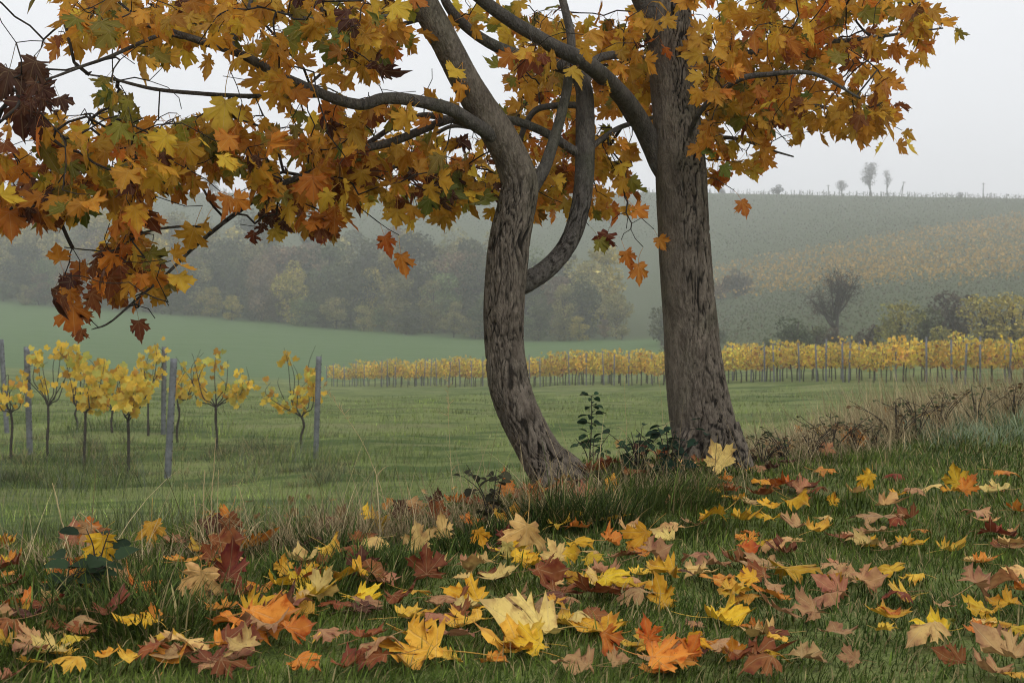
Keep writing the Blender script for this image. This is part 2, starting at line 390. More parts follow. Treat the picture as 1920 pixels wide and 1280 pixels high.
# ------------------------------------------------------------------ maple leaf shapes
HALF = [(0, 0), (.10, -.055), (.24, -.10), (.37, -.09), (.31, .015), (.43, .055), (.34, .115), (.27, .165), (.38, .235), (.53, .275), (.46, .36), (.575, .51), (.43, .50), (.365, .585), (.295, .505), (.175, .43), (.205, .525), (.262, .665), (.175, .70), (.152, .80), (.07, .83), (0, 1.02)]
def maple_outline(jit, r):
    h = np.array(HALF); left = h[1:-1][::-1]*[-1, 1]
    o = np.vstack([h, left]); o = o+r.normal(0, jit, o.shape); o[0] = (0, 0); return o
def leaf_geo(r, ring=False, fold=.25, cup=.2, curl=.15, pet=.65, petr=.011, jit=.02):
    """blade in x/y, tip +y, width about 1; returns V, tris, uv"""
    o = maple_outline(jit, r); n = len(o); an = np.arctan2(o[:, 0], o[:, 1]-.15); o = np.array([0, .15])+(o-[0, .15])*(1+.08*np.sin(an*2+r.uniform(0, 6))+.07*np.sin(an*3+r.uniform(0, 6)))[:, None]; o[0] = (0, 0); hub = np.array([[0, .15]])
    if ring:
        P = np.vstack([hub, hub+(o-hub)*.38, hub+(o-hub)*.72, o])
        i = np.arange(n); j = (i+1) % n
        T = np.vstack([np.stack([np.zeros(n, int), 1+i, 1+j], -1)]+[q for b in (1, 1+n) for q in (np.stack([b+i, b+n+i, b+n+j], -1), np.stack([b+i, b+n+j, b+j], -1))])
    else:
        P = np.vstack([hub, o]); i = np.arange(n); j = (i+1) % n
        T = np.stack([np.zeros(n, int), 1+i, 1+j], -1)
    uv = P.copy(); x, y = P[:, 0], P[:, 1]; rr = np.hypot(x, y-.3)
    ang = np.arctan2(x, y-.05)
    z = fold*np.abs(x)*.5+cup*rr**2+np.cos(ang*4+r.uniform(-.5, .5))*fold*(.10 if ring else .22)*rr
    a, b = r.normal(0, 1, 2)*curl; z = z+a*x*y*1.6+b*(y-.4)**2+r.normal(0, 1)*curl*np.sin(3*x+2*y+r.uniform(0, 6))*.35
    if ring: z = z+(vn(x*5+r.uniform(0, 99), y*5, 0, 3)-.5)*.16*(rr/.6)*(curl/.15)
    V = np.stack([x, y, z], -1)
    # strong bends: roll one side over
    if curl > .2:
        k = r.uniform(1.0, 2.4)*(1 if ring else 1.15); ax = r.uniform(-.7, .7); ca, sa = math.cos(ax), math.sin(ax)
        q = V[:, 0]*ca+V[:, 1]*sa-.12; s_ = np.maximum(q, 0); d = s_-np.sin(k*s_)/k; V[:, 2] += (1-np.cos(k*s_))/k; V[:, 0] -= d*ca; V[:, 1] -= d*sa
    # petiole
    bx, bz = r.normal(0, .12), r.normal(-.05, .15); t_ = np.linspace(0, 1, 5)
    pp = np.stack([bx*t_**2, -pet*t_, z[0]*(1-t_)+bz*t_**2+.0], -1); pp[0] = (0, .12, z[0])
    vs = []; 
    for k, p in enumerate(pp):
        for q in range(3): vs.append(p+petr*np.array([math.cos(q*2.094), 0, math.sin(q*2.094)]))
    o0 = len(V); V = np.vstack([V, vs]); uv = np.vstack([uv, np.tile([[0, .5]], (15, 1))])
    tt = []
    for k in range(4):
        for q in range(3):
            a0, a1 = o0+k*3+q, o0+k*3+(q+1) % 3; tt += [(a0, a1, a1+3), (a0, a1+3, a0+3)]
    return V, np.vstack([T, tt]), uv, pp[-1]
lr = np.random.default_rng(21)
CAN = [leaf_geo(lr, False, fold=lr.uniform(.1, .8), cup=lr.uniform(-.7, .2), curl=lr.uniform(.1, .34), pet=lr.uniform(.5, .8)) for _ in range(10)]
CANB = [leaf_geo(lr, False, fold=.9, cup=-.9, curl=.5, pet=.6, jit=.03) for _ in range(5)]   # shrivelled
FAL = [leaf_geo(lr, True, fold=lr.uniform(.1, .6), cup=lr.uniform(-.25, .5), curl=lr.uniform(.12, .26), pet=lr.uniform(.4, .9), petr=.009) for _ in range(9)] + \
      [leaf_geo(lr, True, fold=lr.uniform(.2, .7), cup=lr.uniform(-.5, .7), curl=lr.uniform(.24, .42), pet=lr.uniform(.4, .9), petr=.009) for _ in range(9)]
CAN_ME = [npmesh('maple_leaf', g[0], g[1], uv=g[2]) for g in CAN+CANB]
FAL_ME = [npmesh('fallen_leaf', g[0], g[1], uv=g[2], smooth=True) for g in FAL]
for m_ in CAN_ME: m_.materials.append(M['leaf'])
for m_ in FAL_ME: m_.materials.append(M['fallen'])

def frame(tip, nrm):
    tip = tip/np.linalg.norm(tip); nrm = nrm-tip*np.dot(nrm, tip); nrm /= np.linalg.norm(nrm)+1e-9
    return np.stack([np.cross(tip, nrm), tip, nrm], 1)     # columns x, y, z
def mat4(Rm, loc, s):
    m = Matrix(((*(Rm[0]*s), loc[0]), (*(Rm[1]*s), loc[1]), (*(Rm[2]*s), loc[2]), (0, 0, 0, 1))); return m
def join_leaves(name, geos, items, off=(0, 0, 0)):
    """items: (k, Rm, loc, s, col)"""
    V, T, U, Cc = [], [], [], []; o = 0
    for k, Rm, loc, s, c in items:
        g = geos[k]; V.append(g[0]@Rm.T*s+loc-np.asarray(off)); T.append(g[1]+o); U.append(g[2]); Cc.append(np.tile(c, (len(g[0]), 1))); o += len(g[0])
    return npmesh(name, np.vstack(V), np.vstack(T), uv=np.vstack(U), col=np.vstack(Cc))
# ------------------------------------------------------------------ the two maples
COLS = {'gold': (.67, .38, .045), 'amber': (.61, .29, .035), 'orange': (.6, .21, .03), 'olive': (.25, .21, .028), 'green': (.15, .165, .03),
        'brown': (.095, .035, .02), 'rust': (.24, .075, .022), 'pale': (.68, .44, .15), 'yellow': (.68, .38, .025), 'tan': (.43, .225, .10), 'red': (.19, .05, .02)}
def limb_pts(L):
    """rows of (px, py, d, width px) -> xyz, radius"""
    P = np.array([[*at(a, b, c), .5*w_/F*c] for a, b, c, w_ in L]); return P
def limb_tube(L, sides, step, disp=None, cap=True):
    P = limb_pts(L); ln = np.linalg.norm(np.diff(P[:, :3], axis=0), axis=1).sum(); n = max(6, int(ln/step))
    Q = catmull(P, n); return tube(Q[:, :3], np.maximum(Q[:, 3], .0015), sides, disp, cap), Q

LT_TRUNK = [(1090, 985, 5.72, 118), (1055, 915, 5.74, 98), (1008, 842, 5.75, 80), (974, 777, 5.76, 78), (954, 715, 5.78, 79), (946, 650, 5.8, 75), (945, 580, 5.8, 77), (950, 500, 5.8, 79), (957, 440, 5.8, 77), (968, 390, 5.8, 73), (974, 345, 5.8, 70), (960, 300, 5.78, 66), (935, 252, 5.74, 64), (903, 203, 5.7, 61), (874, 155, 5.66, 56), (847, 103, 5.62, 54), (820, 52, 5.58, 53), (792, 0, 5.55, 52), (760, -75, 5.5, 47), (735, -170, 5.5, 40), (722, -290, 5.5, 30), (735, -420, 5.5, 14)]
STEM_A = [(985, 370, 5.82, 34), (1008, 335, 5.84, 28), (1022, 312, 5.86, 24), (1037, 268, 5.9, 21), (1052, 216, 5.94, 19), (1065, 155, 5.98, 18), (1071, 77, 6.0, 16), (1060, 20, 6.02, 15), (1046, -40, 6.04, 13), (1035, -160, 6.1, 9), (1040, -280, 6.1, 4)]
STEM_B = [(950, 545, 5.84, 40), (985, 530, 5.9, 40), (1027, 503, 5.97, 37), (1062, 462, 6.03, 36), (1083, 412, 6.07, 36), (1094, 351, 6.1, 36), (1097, 289, 6.12, 36), (1097, 222, 6.14, 36), (1094, 165, 6.14, 32), (1070, 132, 6.12, 26), (1015, 115, 6.08, 23), (955, 98, 6.0, 22), (900, 70, 5.95, 20), (852, 28, 5.9, 18), (825, -20, 5.85, 15), (790, -110, 5.8, 8)]
LT_LIMBS = [
 [(935, 262, 5.72, 30), (882, 230, 5.62, 26), (850, 208, 5.56, 25), (810, 195, 5.5, 24), (758, 186, 5.45, 23), (717, 187, 5.42, 22), (681, 195, 5.4, 21), (640, 190, 5.38, 20), (593, 170, 5.35, 19), (515, 137, 5.3, 18), (448, 103, 5.25, 17), (371, 77, 5.2, 14), (309, 57, 5.15, 10), (247, 40, 5.1, 6)],
 [(345, 70, 5.18, 8), (299, 67, 5.13, 8), (206, 108, 5.05, 7), (155, 126, 5.0, 6), (103, 144, 4.95, 5), (40, 165, 4.9, 3)],
 [(610, 177, 5.36, 9), (593, 178, 5.38, 10), (464, 180, 5.4, 9), (361, 173, 5.42, 8), (283, 167, 5.42, 7), (206, 149, 5.42, 5), (160, 138, 5.42, 3)],
 [(455, 106, 5.26, 12), (436, 80, 5.3, 11), (459, 38, 5.35, 10), (470, -30, 5.4, 8), (440, -130, 5.4, 4)],
 [(1096, 292, 6.12, 20), (1070, 278, 6.1, 18), (1026, 250, 6.05, 17), (970, 227, 6.0, 16), (900, 218, 5.95, 16), (841, 225, 5.9, 16), (743, 263, 5.82, 16), (690, 278, 5.78, 15), (640, 296, 5.72, 14), (593, 320, 5.68, 13), (515, 353, 5.6, 11), (438, 402, 5.52, 9), (371, 459, 5.45, 7.5), (309, 515, 5.4, 6), (258, 557, 5.35, 5), (206, 605, 5.3, 4), (172, 616, 5.3, 2.5)],
 [(935, 262, 5.76, 14), (880, 236, 5.9, 13), (835, 222, 5.95, 12), (790, 218, 5.95, 12), (745, 235, 5.95, 11), (700, 262, 5.92, 10), (655, 290, 5.88, 9), (600, 318, 5.8, 9), (560, 330, 5.7, 5)],
 [(1094, 198, 6.14, 14), (1060, 196, 6.15, 13), (1011, 204, 6.16, 12), (990, 227, 6.18, 11), (976, 266, 6.2, 10), (960, 300, 6.22, 5)],
 [(1100, 160, 6.14, 16), (1114, 118, 6.2, 16), (1155, 104, 6.3, 16), (1207, 111, 6.7, 14), (1262, 105, 6.9, 10), (1340, 120, 7.0, 5)],
 [(1100, 290, 6.14, 12), (1118, 266, 6.2, 11), (1155, 243, 6.3, 10), (1190, 232, 6.6, 9), (1250, 215, 6.9, 6)],
 [(806, 30, 5.56, 14), (770, 40, 5.6, 9), (707, 62, 5.7, 8), (640, 106, 5.8, 7), (585, 152, 5.85, 5), (540, 190, 5.9, 3)],
 [(790, -10, 5.56, 10), (770, 24, 5.5, 8), (700, 30, 5.4, 7), (640, 38, 5.3, 6), (560, 30, 5.2, 5), (480, 10, 5.1, 3)],
 [(900, 240, 5.74, 10), (838, 240, 6.2, 8), (760, 300, 6.25, 7), (690, 350, 6.3, 5), (640, 390, 6.35, 3)],
 [(395, 432, 5.48, 6), (350, 422, 5.4, 5), (270, 436, 5.35, 5), (215, 470, 5.3, 4), (170, 470, 5.3, 3), (120, 462, 5.3, 2)],
 [(735, -170, 5.5, 24), (640, -190, 5.3, 18), (520, -180, 5.1, 14), (380, -150, 4.9, 9), (240, -90, 4.8, 5)],
 [(760, -75, 5.5, 22), (850, -190, 5.9, 16), (950, -280, 6.2, 10), (1000, -380, 6.4, 5)],
]
RT_TRUNK = [(1352, 985, 6.45, 205), (1338, 905, 6.45, 158), (1326, 835, 6.45, 126), (1312, 760, 6.45, 116), (1302, 690, 6.45, 108), (1296, 620, 6.45, 102), (1287, 520, 6.45, 100), (1281, 420, 6.45, 97), (1276, 320, 6.45, 95), (1268, 220, 6.45, 88), (1260, 110, 6.45, 86), (1254, 20, 6.45, 84), (1248, -60, 6.45, 78), (1240, -200, 6.45, 64), (1238, -380, 6.45, 42), (1242, -540, 6.45, 16)]
RT_LIMBS = [
 [(1285, 450, 6.46, 24), (1276, 390, 6.46, 30), (1262, 345, 6.45, 36), (1242, 312, 6.46, 40), (1223, 278, 6.45, 40), (1207, 240, 6.4, 38), (1179, 196, 6.28, 36), (1135, 149, 6.08, 34), (1094, 113, 5.9, 32), (1042, 88, 5.8, 29), (1001, 67, 5.72, 27), (960, 41, 5.65, 26), (918, 10, 5.6, 25), (880, -20, 5.55, 22), (800, -90, 5.45, 16), (700, -200, 5.3, 8)],
 [(1262, 190, 6.44, 34), (1246, 100, 6.43, 48), (1222, 30, 6.4, 44), (1200, -10, 6.38, 40), (1175, -90, 6.3, 30), (1140, -210, 6.2, 18), (1120, -340, 6.1, 6)],
 [(1262, 160, 6.5, 26), (1310, 118, 6.55, 19), (1400, 102, 6.6, 14), (1500, 82, 6.65, 11), (1600, 76, 6.7, 8), (1700, 62, 6.72, 5), (1768, 52, 6.72, 3)],
 [(1278, 330, 6.44, 8), (1288, 268, 6.38, 10), (1316, 205, 6.24, 10), (1380, 152, 6.1, 11), (1440, 138, 6.05, 10), (1524, 137, 6.0, 8), (1612, 186, 6.0, 4)],
 [(1275, 290, 6.5, 20), (1340, 222, 6.65, 13), (1420, 184, 6.75, 10), (1498, 191, 6.8, 8), (1570, 205, 6.82, 6), (1650, 206, 6.82, 3)],
 [(1250, -40, 6.45, 36), (1340, -70, 6.3, 22), (1440, -50, 6.2, 16), (1560, -40, 6.1, 10), (1660, 0, 6.0, 5)],
 [(1245, -120, 6.45, 30), (1360, -240, 6.6, 18), (1500, -300, 6.8, 10), (1620, -330, 7.0, 4)],
 [(1280, 300, 6.5, 12), (1335, 262, 6.7, 9), (1390, 262, 6.8, 7), (1440, 280, 6.8, 5), (1490, 292, 6.8, 3)],
]
def build_maple(label, trunk, stems, limbs, smooth_side, spur=None, forks={}):
    b = limb_pts(trunk[1:2])[0]; base = np.array([b[0], b[1], gz(b[0], b[1])])
    root = empty('maple_tree', base); tag(root, label, 'tree')
    tb, q = limb_tube(trunk, 160, .010, bark_disp(.011, 66, 5, smooth_side)); parts = [tb]
    if spur:
        for s_ in spur: parts.append(limb_tube(s_, 48, .012, bark_disp(.009, 62, 8))[0])
    obj('trunk', tube_mesh('trunk', join(parts), base), M['bark'], root)
    skel = [q]; made = []; made_st = []
    for s_ in stems:
        tb, q = limb_tube(s_, 64, .012, bark_disp(.003, 60, 15)); made_st.append(obj('stem', tube_mesh('stem', tb, base), M['limb'], root)); skel.append(q)
    for s_ in limbs:
        wob = [(a+random.uniform(-2, 2), b_+random.uniform(-2, 2), c, w_) for a, b_, c, w_ in s_]
        tb, q = limb_tube(wob, 22, .015, bark_disp(.0018, 75, 25)); made.append(obj('limb', tube_mesh('limb', tb, base), M['limb'], root)); skel.append(q)
    for ch, pa in forks.items():        # a branch belongs to the limb or stem it grows from
        made[ch].parent = made_st[-pa-1] if pa < 0 else made[pa]
        if pa >= 0: made[ch].name = 'branch'
    return root, base, skel
ltree, lbase, lskel = build_maple('maple tree with a bowed forking trunk leaning off the bank', LT_TRUNK, [STEM_A, STEM_B], LT_LIMBS, None,
    [[(1000, 850, 5.72, 40), (1030, 900, 5.68, 50), (1050, 960, 5.62, 40)], [(1040, 850, 5.78, 40), (1080, 890, 5.78, 50), (1130, 950, 5.78, 40)]], {1: 0, 2: 0, 3: 0, 4: -2, 6: -2, 7: -2, 8: -2})
rtree, rbase, rskel = build_maple('straight upright maple with thick furrowed trunk and golden crown', RT_TRUNK, [], RT_LIMBS, (at(1290, 578, 6.45)[0]-.03, at(0, 578, 6.45)[2], -.055),
    [[(1362, 800, 6.38, 52), (1385, 855, 6.34, 46), (1408, 898, 6.3, 30), (1424, 930, 6.28, 18)], [(1290, 810, 6.36, 60), (1290, 870, 6.3, 60), (1284, 930, 6.24, 50)], [(1335, 800, 6.3, 50), (1345, 870, 6.24, 52), (1350, 940, 6.18, 44)]])

# attractors: where the photograph shows foliage (px box, density, depth, palette)
BOX = [(120, 0, 330, 85, .9, 5.2, 'top'), (330, 0, 760, 95, .95, 5.4, 'top'), (240, 85, 330, 140, .35, 5.2, 'top'), (350, 95, 600, 135, .3, 5.4, 'top'),
 (600, 80, 720, 170, .45, 5.6, 'top'), (190, 150, 240, 245, .55, 5.1, 'green'), (85, 245, 260, 400, .95, 5.1, 'mid'), (230, 250, 420, 340, 1.1, 5.3, 'mid'),
 (400, 250, 560, 335, 1.05, 5.4, 'mid'), (200, 235, 480, 265, .5, 5.3, 'mid'), (15, 290, 100, 420, .6, 5.0, 'rusty'), (240, 325, 320, 400, 1.0, 5.3, 'mid'), (0, 350, 50, 430, .4, 5.0, 'rusty'),
 (205, 395, 290, 500, .8, 5.3, 'low'), (200, 490, 330, 560, .5, 5.3, 'low'), (110, 500, 240, 600, .25, 5.2, 'rusty'), (320, 330, 420, 400, .35, 5.4, 'mid'),
 (500, 320, 650, 440, .95, 5.6, 'low'), (560, 240, 700, 340, .7, 5.7, 'mid'), (600, 200, 700, 300, .6, 5.8, 'mid'), (640, 280, 770, 400, 1.0, 6.1, 'mid'),
 (760, 290, 940, 420, 1.1, 6.2, 'mid'), (770, 340, 850, 400, .9, 6.0, 'brown'), (690, 190, 830, 290, .4, 6.1, 'mid'), (820, 150, 880, 200, .25, 6.0, 'top'),
 (640, 95, 830, 190, .12, 5.8, 'bare'), (1110, 395, 1230, 430, .3, 6.3, 'bare'), (420, 330, 660, 440, .12, 5.7, 'bare'), (950, 100, 1060, 200, .2, 6.0, 'bare'), (120, 60, 330, 160, .15, 5.2, 'bare'), (330, 130, 620, 230, .18, 5.4, 'bare'), (1440, 250, 1530, 310, .2, 6.5, 'bare'), (200, 440, 330, 600, .2, 5.3, 'bare'), (960, 180, 1110, 410, 1.05, 6.6, 'mid'), (870, 0, 1010, 80, .5, 6.0, 'top'), (960, 30, 1240, 180, .75, 6.4, 'top'), (980, 60, 1040, 120, .5, 5.8, 'orange'), (1130, 140, 1240, 230, .7, 6.8, 'mid'), (1100, 270, 1175, 410, 1.05, 6.6, 'low'),
 (1090, 395, 1180, 420, .3, 6.4, 'low'), (0, 125, 95, 235, .5, 4.85, 'brown'), (470, 150, 600, 220, .22, 5.5, 'top'),
 (1290, 0, 1560, 200, 1.05, 6.6, 'right'), (1300, 150, 1480, 300, 1.0, 6.6, 'right'), (1310, 280, 1360, 335, 1.0, 6.5, 'right'), (1480, 150, 1660, 240, .85, 6.5, 'right'),
 (1550, 0, 1720, 130, .9, 6.6, 'right'), (1590, 210, 1690, 285, .7, 6.5, 'right'), (1490, 240, 1550, 285, .45, 6.5, 'right'), (1700, 30, 1790, 110, .5, 6.7, 'right'), (1380, 300, 1445, 355, .5, 6.5, 'low'), (1640, 145, 1675, 175, .8, 6.5, 'right'),
 (-250, -550, 1000, -20, .13, 5.6, 'top'), (800, -650, 1500, -20, .13, 6.4, 'top'), (1400, -450, 1780, -20, .18, 6.6, 'right'), (-300, -60, 100, 60, .0, 5.0, 'top'), (-400, 250, 0, 420, .4, 4.9, 'low')]
PAL = {'top': dict(gold=5, amber=4, olive=1.3, green=.4, orange=.5, brown=.3), 'mid': dict(gold=4, amber=4, orange=1.6, olive=2.0, green=.5, rust=.5, brown=.4), 'low': dict(gold=2, amber=3, orange=3, rust=1.2, olive=.7, brown=.5),
       'rusty': dict(orange=2, rust=3, amber=2, brown=2), 'brown': dict(brown=6, rust=1), 'green': dict(olive=3, green=2, gold=1), 'right': dict(gold=5, amber=4.5, orange=1.6, olive=1.0, green=.4, rust=.4), 'orange': dict(rust=2, orange=2, gold=2)}
def pick(pal):
    k = list(PAL[pal].keys()); p = np.array(list(PAL[pal].values())); return k[rng.choice(len(k), p=p/p.sum())]
def shade(c, v=.18):
    f = math.exp(rng.normal(0, v)); h = rng.normal(0, .10); c = np.array(COLS[c]); return np.clip(c*f*np.array([1, 1+h, 1+h*.3]), .005, .85)
A, AP = [], []
for x0, y0, x1, y1, dn, dep, pal in BOX:
    n = int((x1-x0)*(y1-y0)*dn/400)
    xs = rng.uniform(x0, x1, n); ys = rng.uniform(y0, y1, n)-(34 if pal != 'bare' else 0)
    for x, y in zip(xs, ys):
        A.append(at(x, y, dep+.12+rng.normal(0, .36))); AP.append(pal)
# single hanging leaves seen against the valley: px, py of the blade, depth, width px, colour
ONES = [(748, 478, 5.9, 50, 'orange'), (712, 450, 5.9, 42, 'orange'), (1105, 452, 6.2, 38, 'olive'), (1147, 446, 6.2, 42, 'red'), (1165, 478, 6.2, 38, 'orange'), (1206, 502, 6.2, 52, 'orange'),
 (1226, 455, 6.3, 34, 'orange'), (1376, 385, 6.4, 38, 'orange'), (255, 610, 5.3, 44, 'red'), (132, 572, 5.15, 64, 'orange'), (430, 188, 5.1, 78, 'gold'), (578, 326, 5.3, 66, 'orange'), (380, 432, 5.2, 62, 'amber'),
 (160, 618, 5.25, 30, 'rust'), (130, 525, 5.2, 44, 'red'), (478, 440, 5.5, 28, 'red'), (15, 400, 4.95, 66, 'orange'), (100, 188, 4.8, 46, 'brown'), (40, 200, 4.75, 80, 'brown'), (30, 140, 4.75, 80, 'brown'), (110, 68+8, 5.1, 22, 'rust'), (85, 130, 4.8, 70, 'brown'), (60, 225, 4.78, 60, 'brown'),
 (1180, 268, 6.5, 34, 'gold'), (1655, 158, 6.5, 40, 'amber'), (620, 465-30, 6.0, 30, 'orange')]
for x, y, d, s_, c in ONES: A.append(at(x, y-s_*.75, d)); AP.append(('one', s_/F*d, c))
A = np.array(A)
# grow twigs: greedy nearest attachment with a path-length penalty
NP, NR, NT, NPAR, NL = [], [], [], [], []
for tid, sk in ((0, lskel), (1, rskel)):
    for q in sk:
        st = max(1, int(.05/(np.linalg.norm(q[1, :3]-q[0, :3])+1e-9)))
        prog = np.linspace(0, 1, len(q))
        for k in range(0, len(q), st):
            pyk = HZ+(EYE-q[k, 2])*F/q[k, 1]
            if pyk > 330 and q[k, 3] > .025: continue
            NP.append(q[k, :3]); NT.append(tid); NPAR.append(-1); NL.append(.5*(1-prog[k])+(q[k, 3]*6)); NR.append(q[k, 3])
n0 = len(NP); NP = [np.array(p) for p in NP]
P0 = np.array(NP); L0 = np.array(NL)
best = np.full(len(A), 1e9); bi = np.zeros(len(A), int)
for s0 in range(0, len(A), 200):
    D = np.linalg.norm(A[s0:s0+200, None]-P0[None], axis=2)+.22*L0[None]; bi[s0:s0+200] = D.argmin(1); best[s0:s0+200] = D.min(1)
todo = np.ones(len(A), bool); chains = []; tipnode = np.zeros(len(A), int)
for it in range(len(A)):
    k = int(np.argmin(np.where(todo, best, 1e9))); todo[k] = False; par = bi[k]
    a, b = NP[par], A[k]; ln = np.linalg.norm(b-a); m = max(2, int(ln/.06)); 
    off = rng.normal(0, .09, 3)*ln; off[2] += .06*ln
    ids = [par]; new = []
    for q in range(1, m+1):
        t_ = q/m; p = a*(1-t_)+b*t_+off*math.sin(math.pi*t_)*.9+(rng.normal(0, .006, 3) if q < m else 0)
        NP.append(p); NT.append(NT[par]); NPAR.append(ids[-1]); NL.append(NL[ids[-1]]+ln/m); NR.append(0); ids.append(len(NP)-1); new.append(p)
    chains.append(ids); tipnode[k] = ids[-1]
    rem = np.where(todo)[0]
    if len(rem):
        D = np.linalg.norm(A[rem][:, None]-np.array(new)[None], axis=2)+.22*np.array([NL[i] for i in ids[1:]])[None]
        mn = D.min(1); up = mn < best[rem]; best[rem[up]] = mn[up]; bi[rem[up]] = np.array(ids[1:])[D.argmin(1)[up]]
cnt = np.zeros(len(NP))
for i in tipnode: cnt[i] += 1
for i in range(len(NP)-1, n0-1, -1):
    if NPAR[i] >= 0: cnt[NPAR[i]] += cnt[i]
tw = {0: [], 1: []}
for ids in chains:
    P = np.array([NP[i] for i in ids]); r_ = np.array([min(.011, .0017*max(cnt[i], 1)**.42) for i in ids]); r_[0] = r_[1]
    if len(P) < 3: P = catmull(P, 3); r_ = np.array([r_[0], r_[0], r_[-1]])
    tw[NT[ids[0]]].append(tube(P, r_, 5))
for tid, root, base in ((0, ltree, lbase), (1, rtree, rbase)):
    o = obj('twigs', tube_mesh('twigs', join(tw[tid]), base), M['twig'], root); tag(o, kind='stuff')
# leaves
litems = {0: [], 1: []}
def hang(k, pos, s_, out, tipz=-.75, spread=.5):
    tip = np.array([out[0], out[1], 0])*.55+np.array([0, 0, tipz])+rng.normal(0, spread, 3)*.75
    nr = np.array([rng.normal(0, .6), rng.normal(-.25, .7), .45+rng.normal(0, .35)])
    Rm = frame(tip, nr); return Rm, pos-Rm@(CAN+CANB)[k][3]*s_
for k in range(len(A)):
    tid = NT[tipnode[k]]; pos = A[k]; pal = AP[k]
    out = pos-NP[NPAR[tipnode[k]]]; out = out/(np.linalg.norm(out)+1e-9)
    if isinstance(pal, tuple):
        s_ = pal[1]; v = int(rng.integers(10, 15)) if pal[2] in ('brown', 'red') else int(rng.integers(0, 10))
        tip = np.array([rng.normal(0, .25), rng.normal(0, .2), -1]); Rm = frame(tip, np.array([rng.normal(0, .3), -1, .35]))
        litems[tid].append((v, Rm, pos-Rm@(CAN+CANB)[v][3]*s_, s_*.95, shade(pal[2], .08), True)); continue
    if pal == 'bare' or rng.random() < .10: continue
    nl = int(rng.choice([2, 3, 4], p=[.35, .4, .25])); main = pick(pal)
    for q in range(nl):
        c = main if rng.random() < .55 else pick(pal); dead = c in ('brown', 'red')
        v = int(rng.integers(10, 15)) if (dead or rng.random() < .06) else int(rng.integers(0, 10))
        s_ = rng.uniform(.055, .105)*(0.85 if dead else 1)
        ang = rng.uniform(0, 6.28); o2 = out*.6+np.array([math.cos(ang), math.sin(ang), 0])*.8
        back = NP[NPAR[tipnode[k]]] if q >= 2 else pos
        Rm, loc = hang(v, back, s_, o2); litems[tid].append((v, Rm, loc, s_, shade(c), False))
GALL = CAN+CANB
for tid, root, base in ((0, ltree, lbase), (1, rtree, rbase)):
    it = litems[tid]; sc = []
    for v, Rm, loc, s_, c, one in it:
        px = 960+loc[0]/loc[1]*F; py = HZ+(EYE-loc[2])/loc[1]*F
        vis = 0 <= px <= 1920 and -20 <= py <= 700
        sc.append((9 if one else 0)+s_/loc[1]*abs(Rm[1, 2])*(1 if vis else 0))
    order = np.argsort(-np.array(sc)); 
    for i in order[:300]:
        v, Rm, loc, s_, c, one = it[i]
        o = obj('leaf', CAN_ME[v], None, root); o.matrix_local = mat4(Rm, loc-base, s_); o.color = (*c, 1)
    rest = [it[i][:5] for i in order[300:]]
    tag(obj('leaves', join_leaves('leaves', GALL, rest, base), M['leaves'], root), kind='stuff')

# ------------------------------------------------------------------ grass
def blades(B, h, wd, yaw, lean, bend, col, nseg=2):
    """curved blades; B (N,3). lean: tilt of the root, bend: extra tilt towards the tip (radians)"""
    N = len(B); t_ = np.linspace(0, 1, nseg+1); pts = [B]; p = B.copy()
    d = np.stack([np.cos(yaw), np.sin(yaw)], -1); side = np.stack([-np.sin(yaw), np.cos(yaw), np.zeros(N)], -1)
    for k in range(nseg):
        a = lean+bend*(k+.5)/nseg; st = h/nseg
        p = p+np.stack([d[:, 0]*np.sin(a)*st, d[:, 1]*np.sin(a)*st, np.cos(a)*st], -1); pts.append(p)
    V = []
    for k in range(nseg):
        ww = (wd*(1-.75*(k/nseg)**1.5)*.5)[:, None]; V += [pts[k]-side*ww, pts[k]+side*ww]
    V.append(pts[-1]); n = len(V); V = np.stack(V, 1).reshape(-1, 3)
    base = (np.arange(N)*n)[:, None]; tri = []
    for k in range(nseg-1): tri += [(2*k, 2*k+1, 2*k+3), (2*k, 2*k+3, 2*k+2)]
    tri.append((2*nseg-2, 2*nseg-1, 2*nseg)); tri = np.array(tri)
    return V, (base[:, :, None]+tri[None]).reshape(-1, 3), np.repeat(col, n, 0)
def blade_obj(name, parts, mat, label, cat):
    V, T, Cc = [], [], []; o = 0
    for v, t_, c in parts: V.append(v); T.append(t_+o); Cc.append(c); o += len(v)
    ob = obj(name, npmesh(name, np.vstack(V), np.vstack(T), col=np.vstack(Cc)), mat); tag(ob, label, cat, kind='stuff'); return ob
def scatter(n, d0, d1, dens, pxlo=-260, pxhi=2180):
    d = np.sqrt(rng.uniform(d0*d0, d1*d1, n)); px = rng.uniform(pxlo, pxhi, n); X = (px-960)/F*d
    keep = rng.random(n) < dens(d, X); return X[keep], d[keep]
def grasscol(n, X, Y, g0=(.030, .055, .008), g1=(.105, .145, .024), dry=.11, drycol=(.30, .24, .11)):
    t_ = np.clip(fbm(X*1.3, Y*1.3, 0, 40)*1.6-.3+rng.normal(0, .28, n), 0, 1)[:, None]
    c = np.array(g0)*(1-t_)+np.array(g1)*t_; c = c*np.exp(rng.normal(0, .38, n))[:, None]
    k = rng.random(n) < dry*(.4+1.6*vn(X*2.3, Y*2.3, 0, 77)); c[k] = np.array(drycol)*np.exp(rng.normal(0, .25, k.sum()))[:, None]
    return c
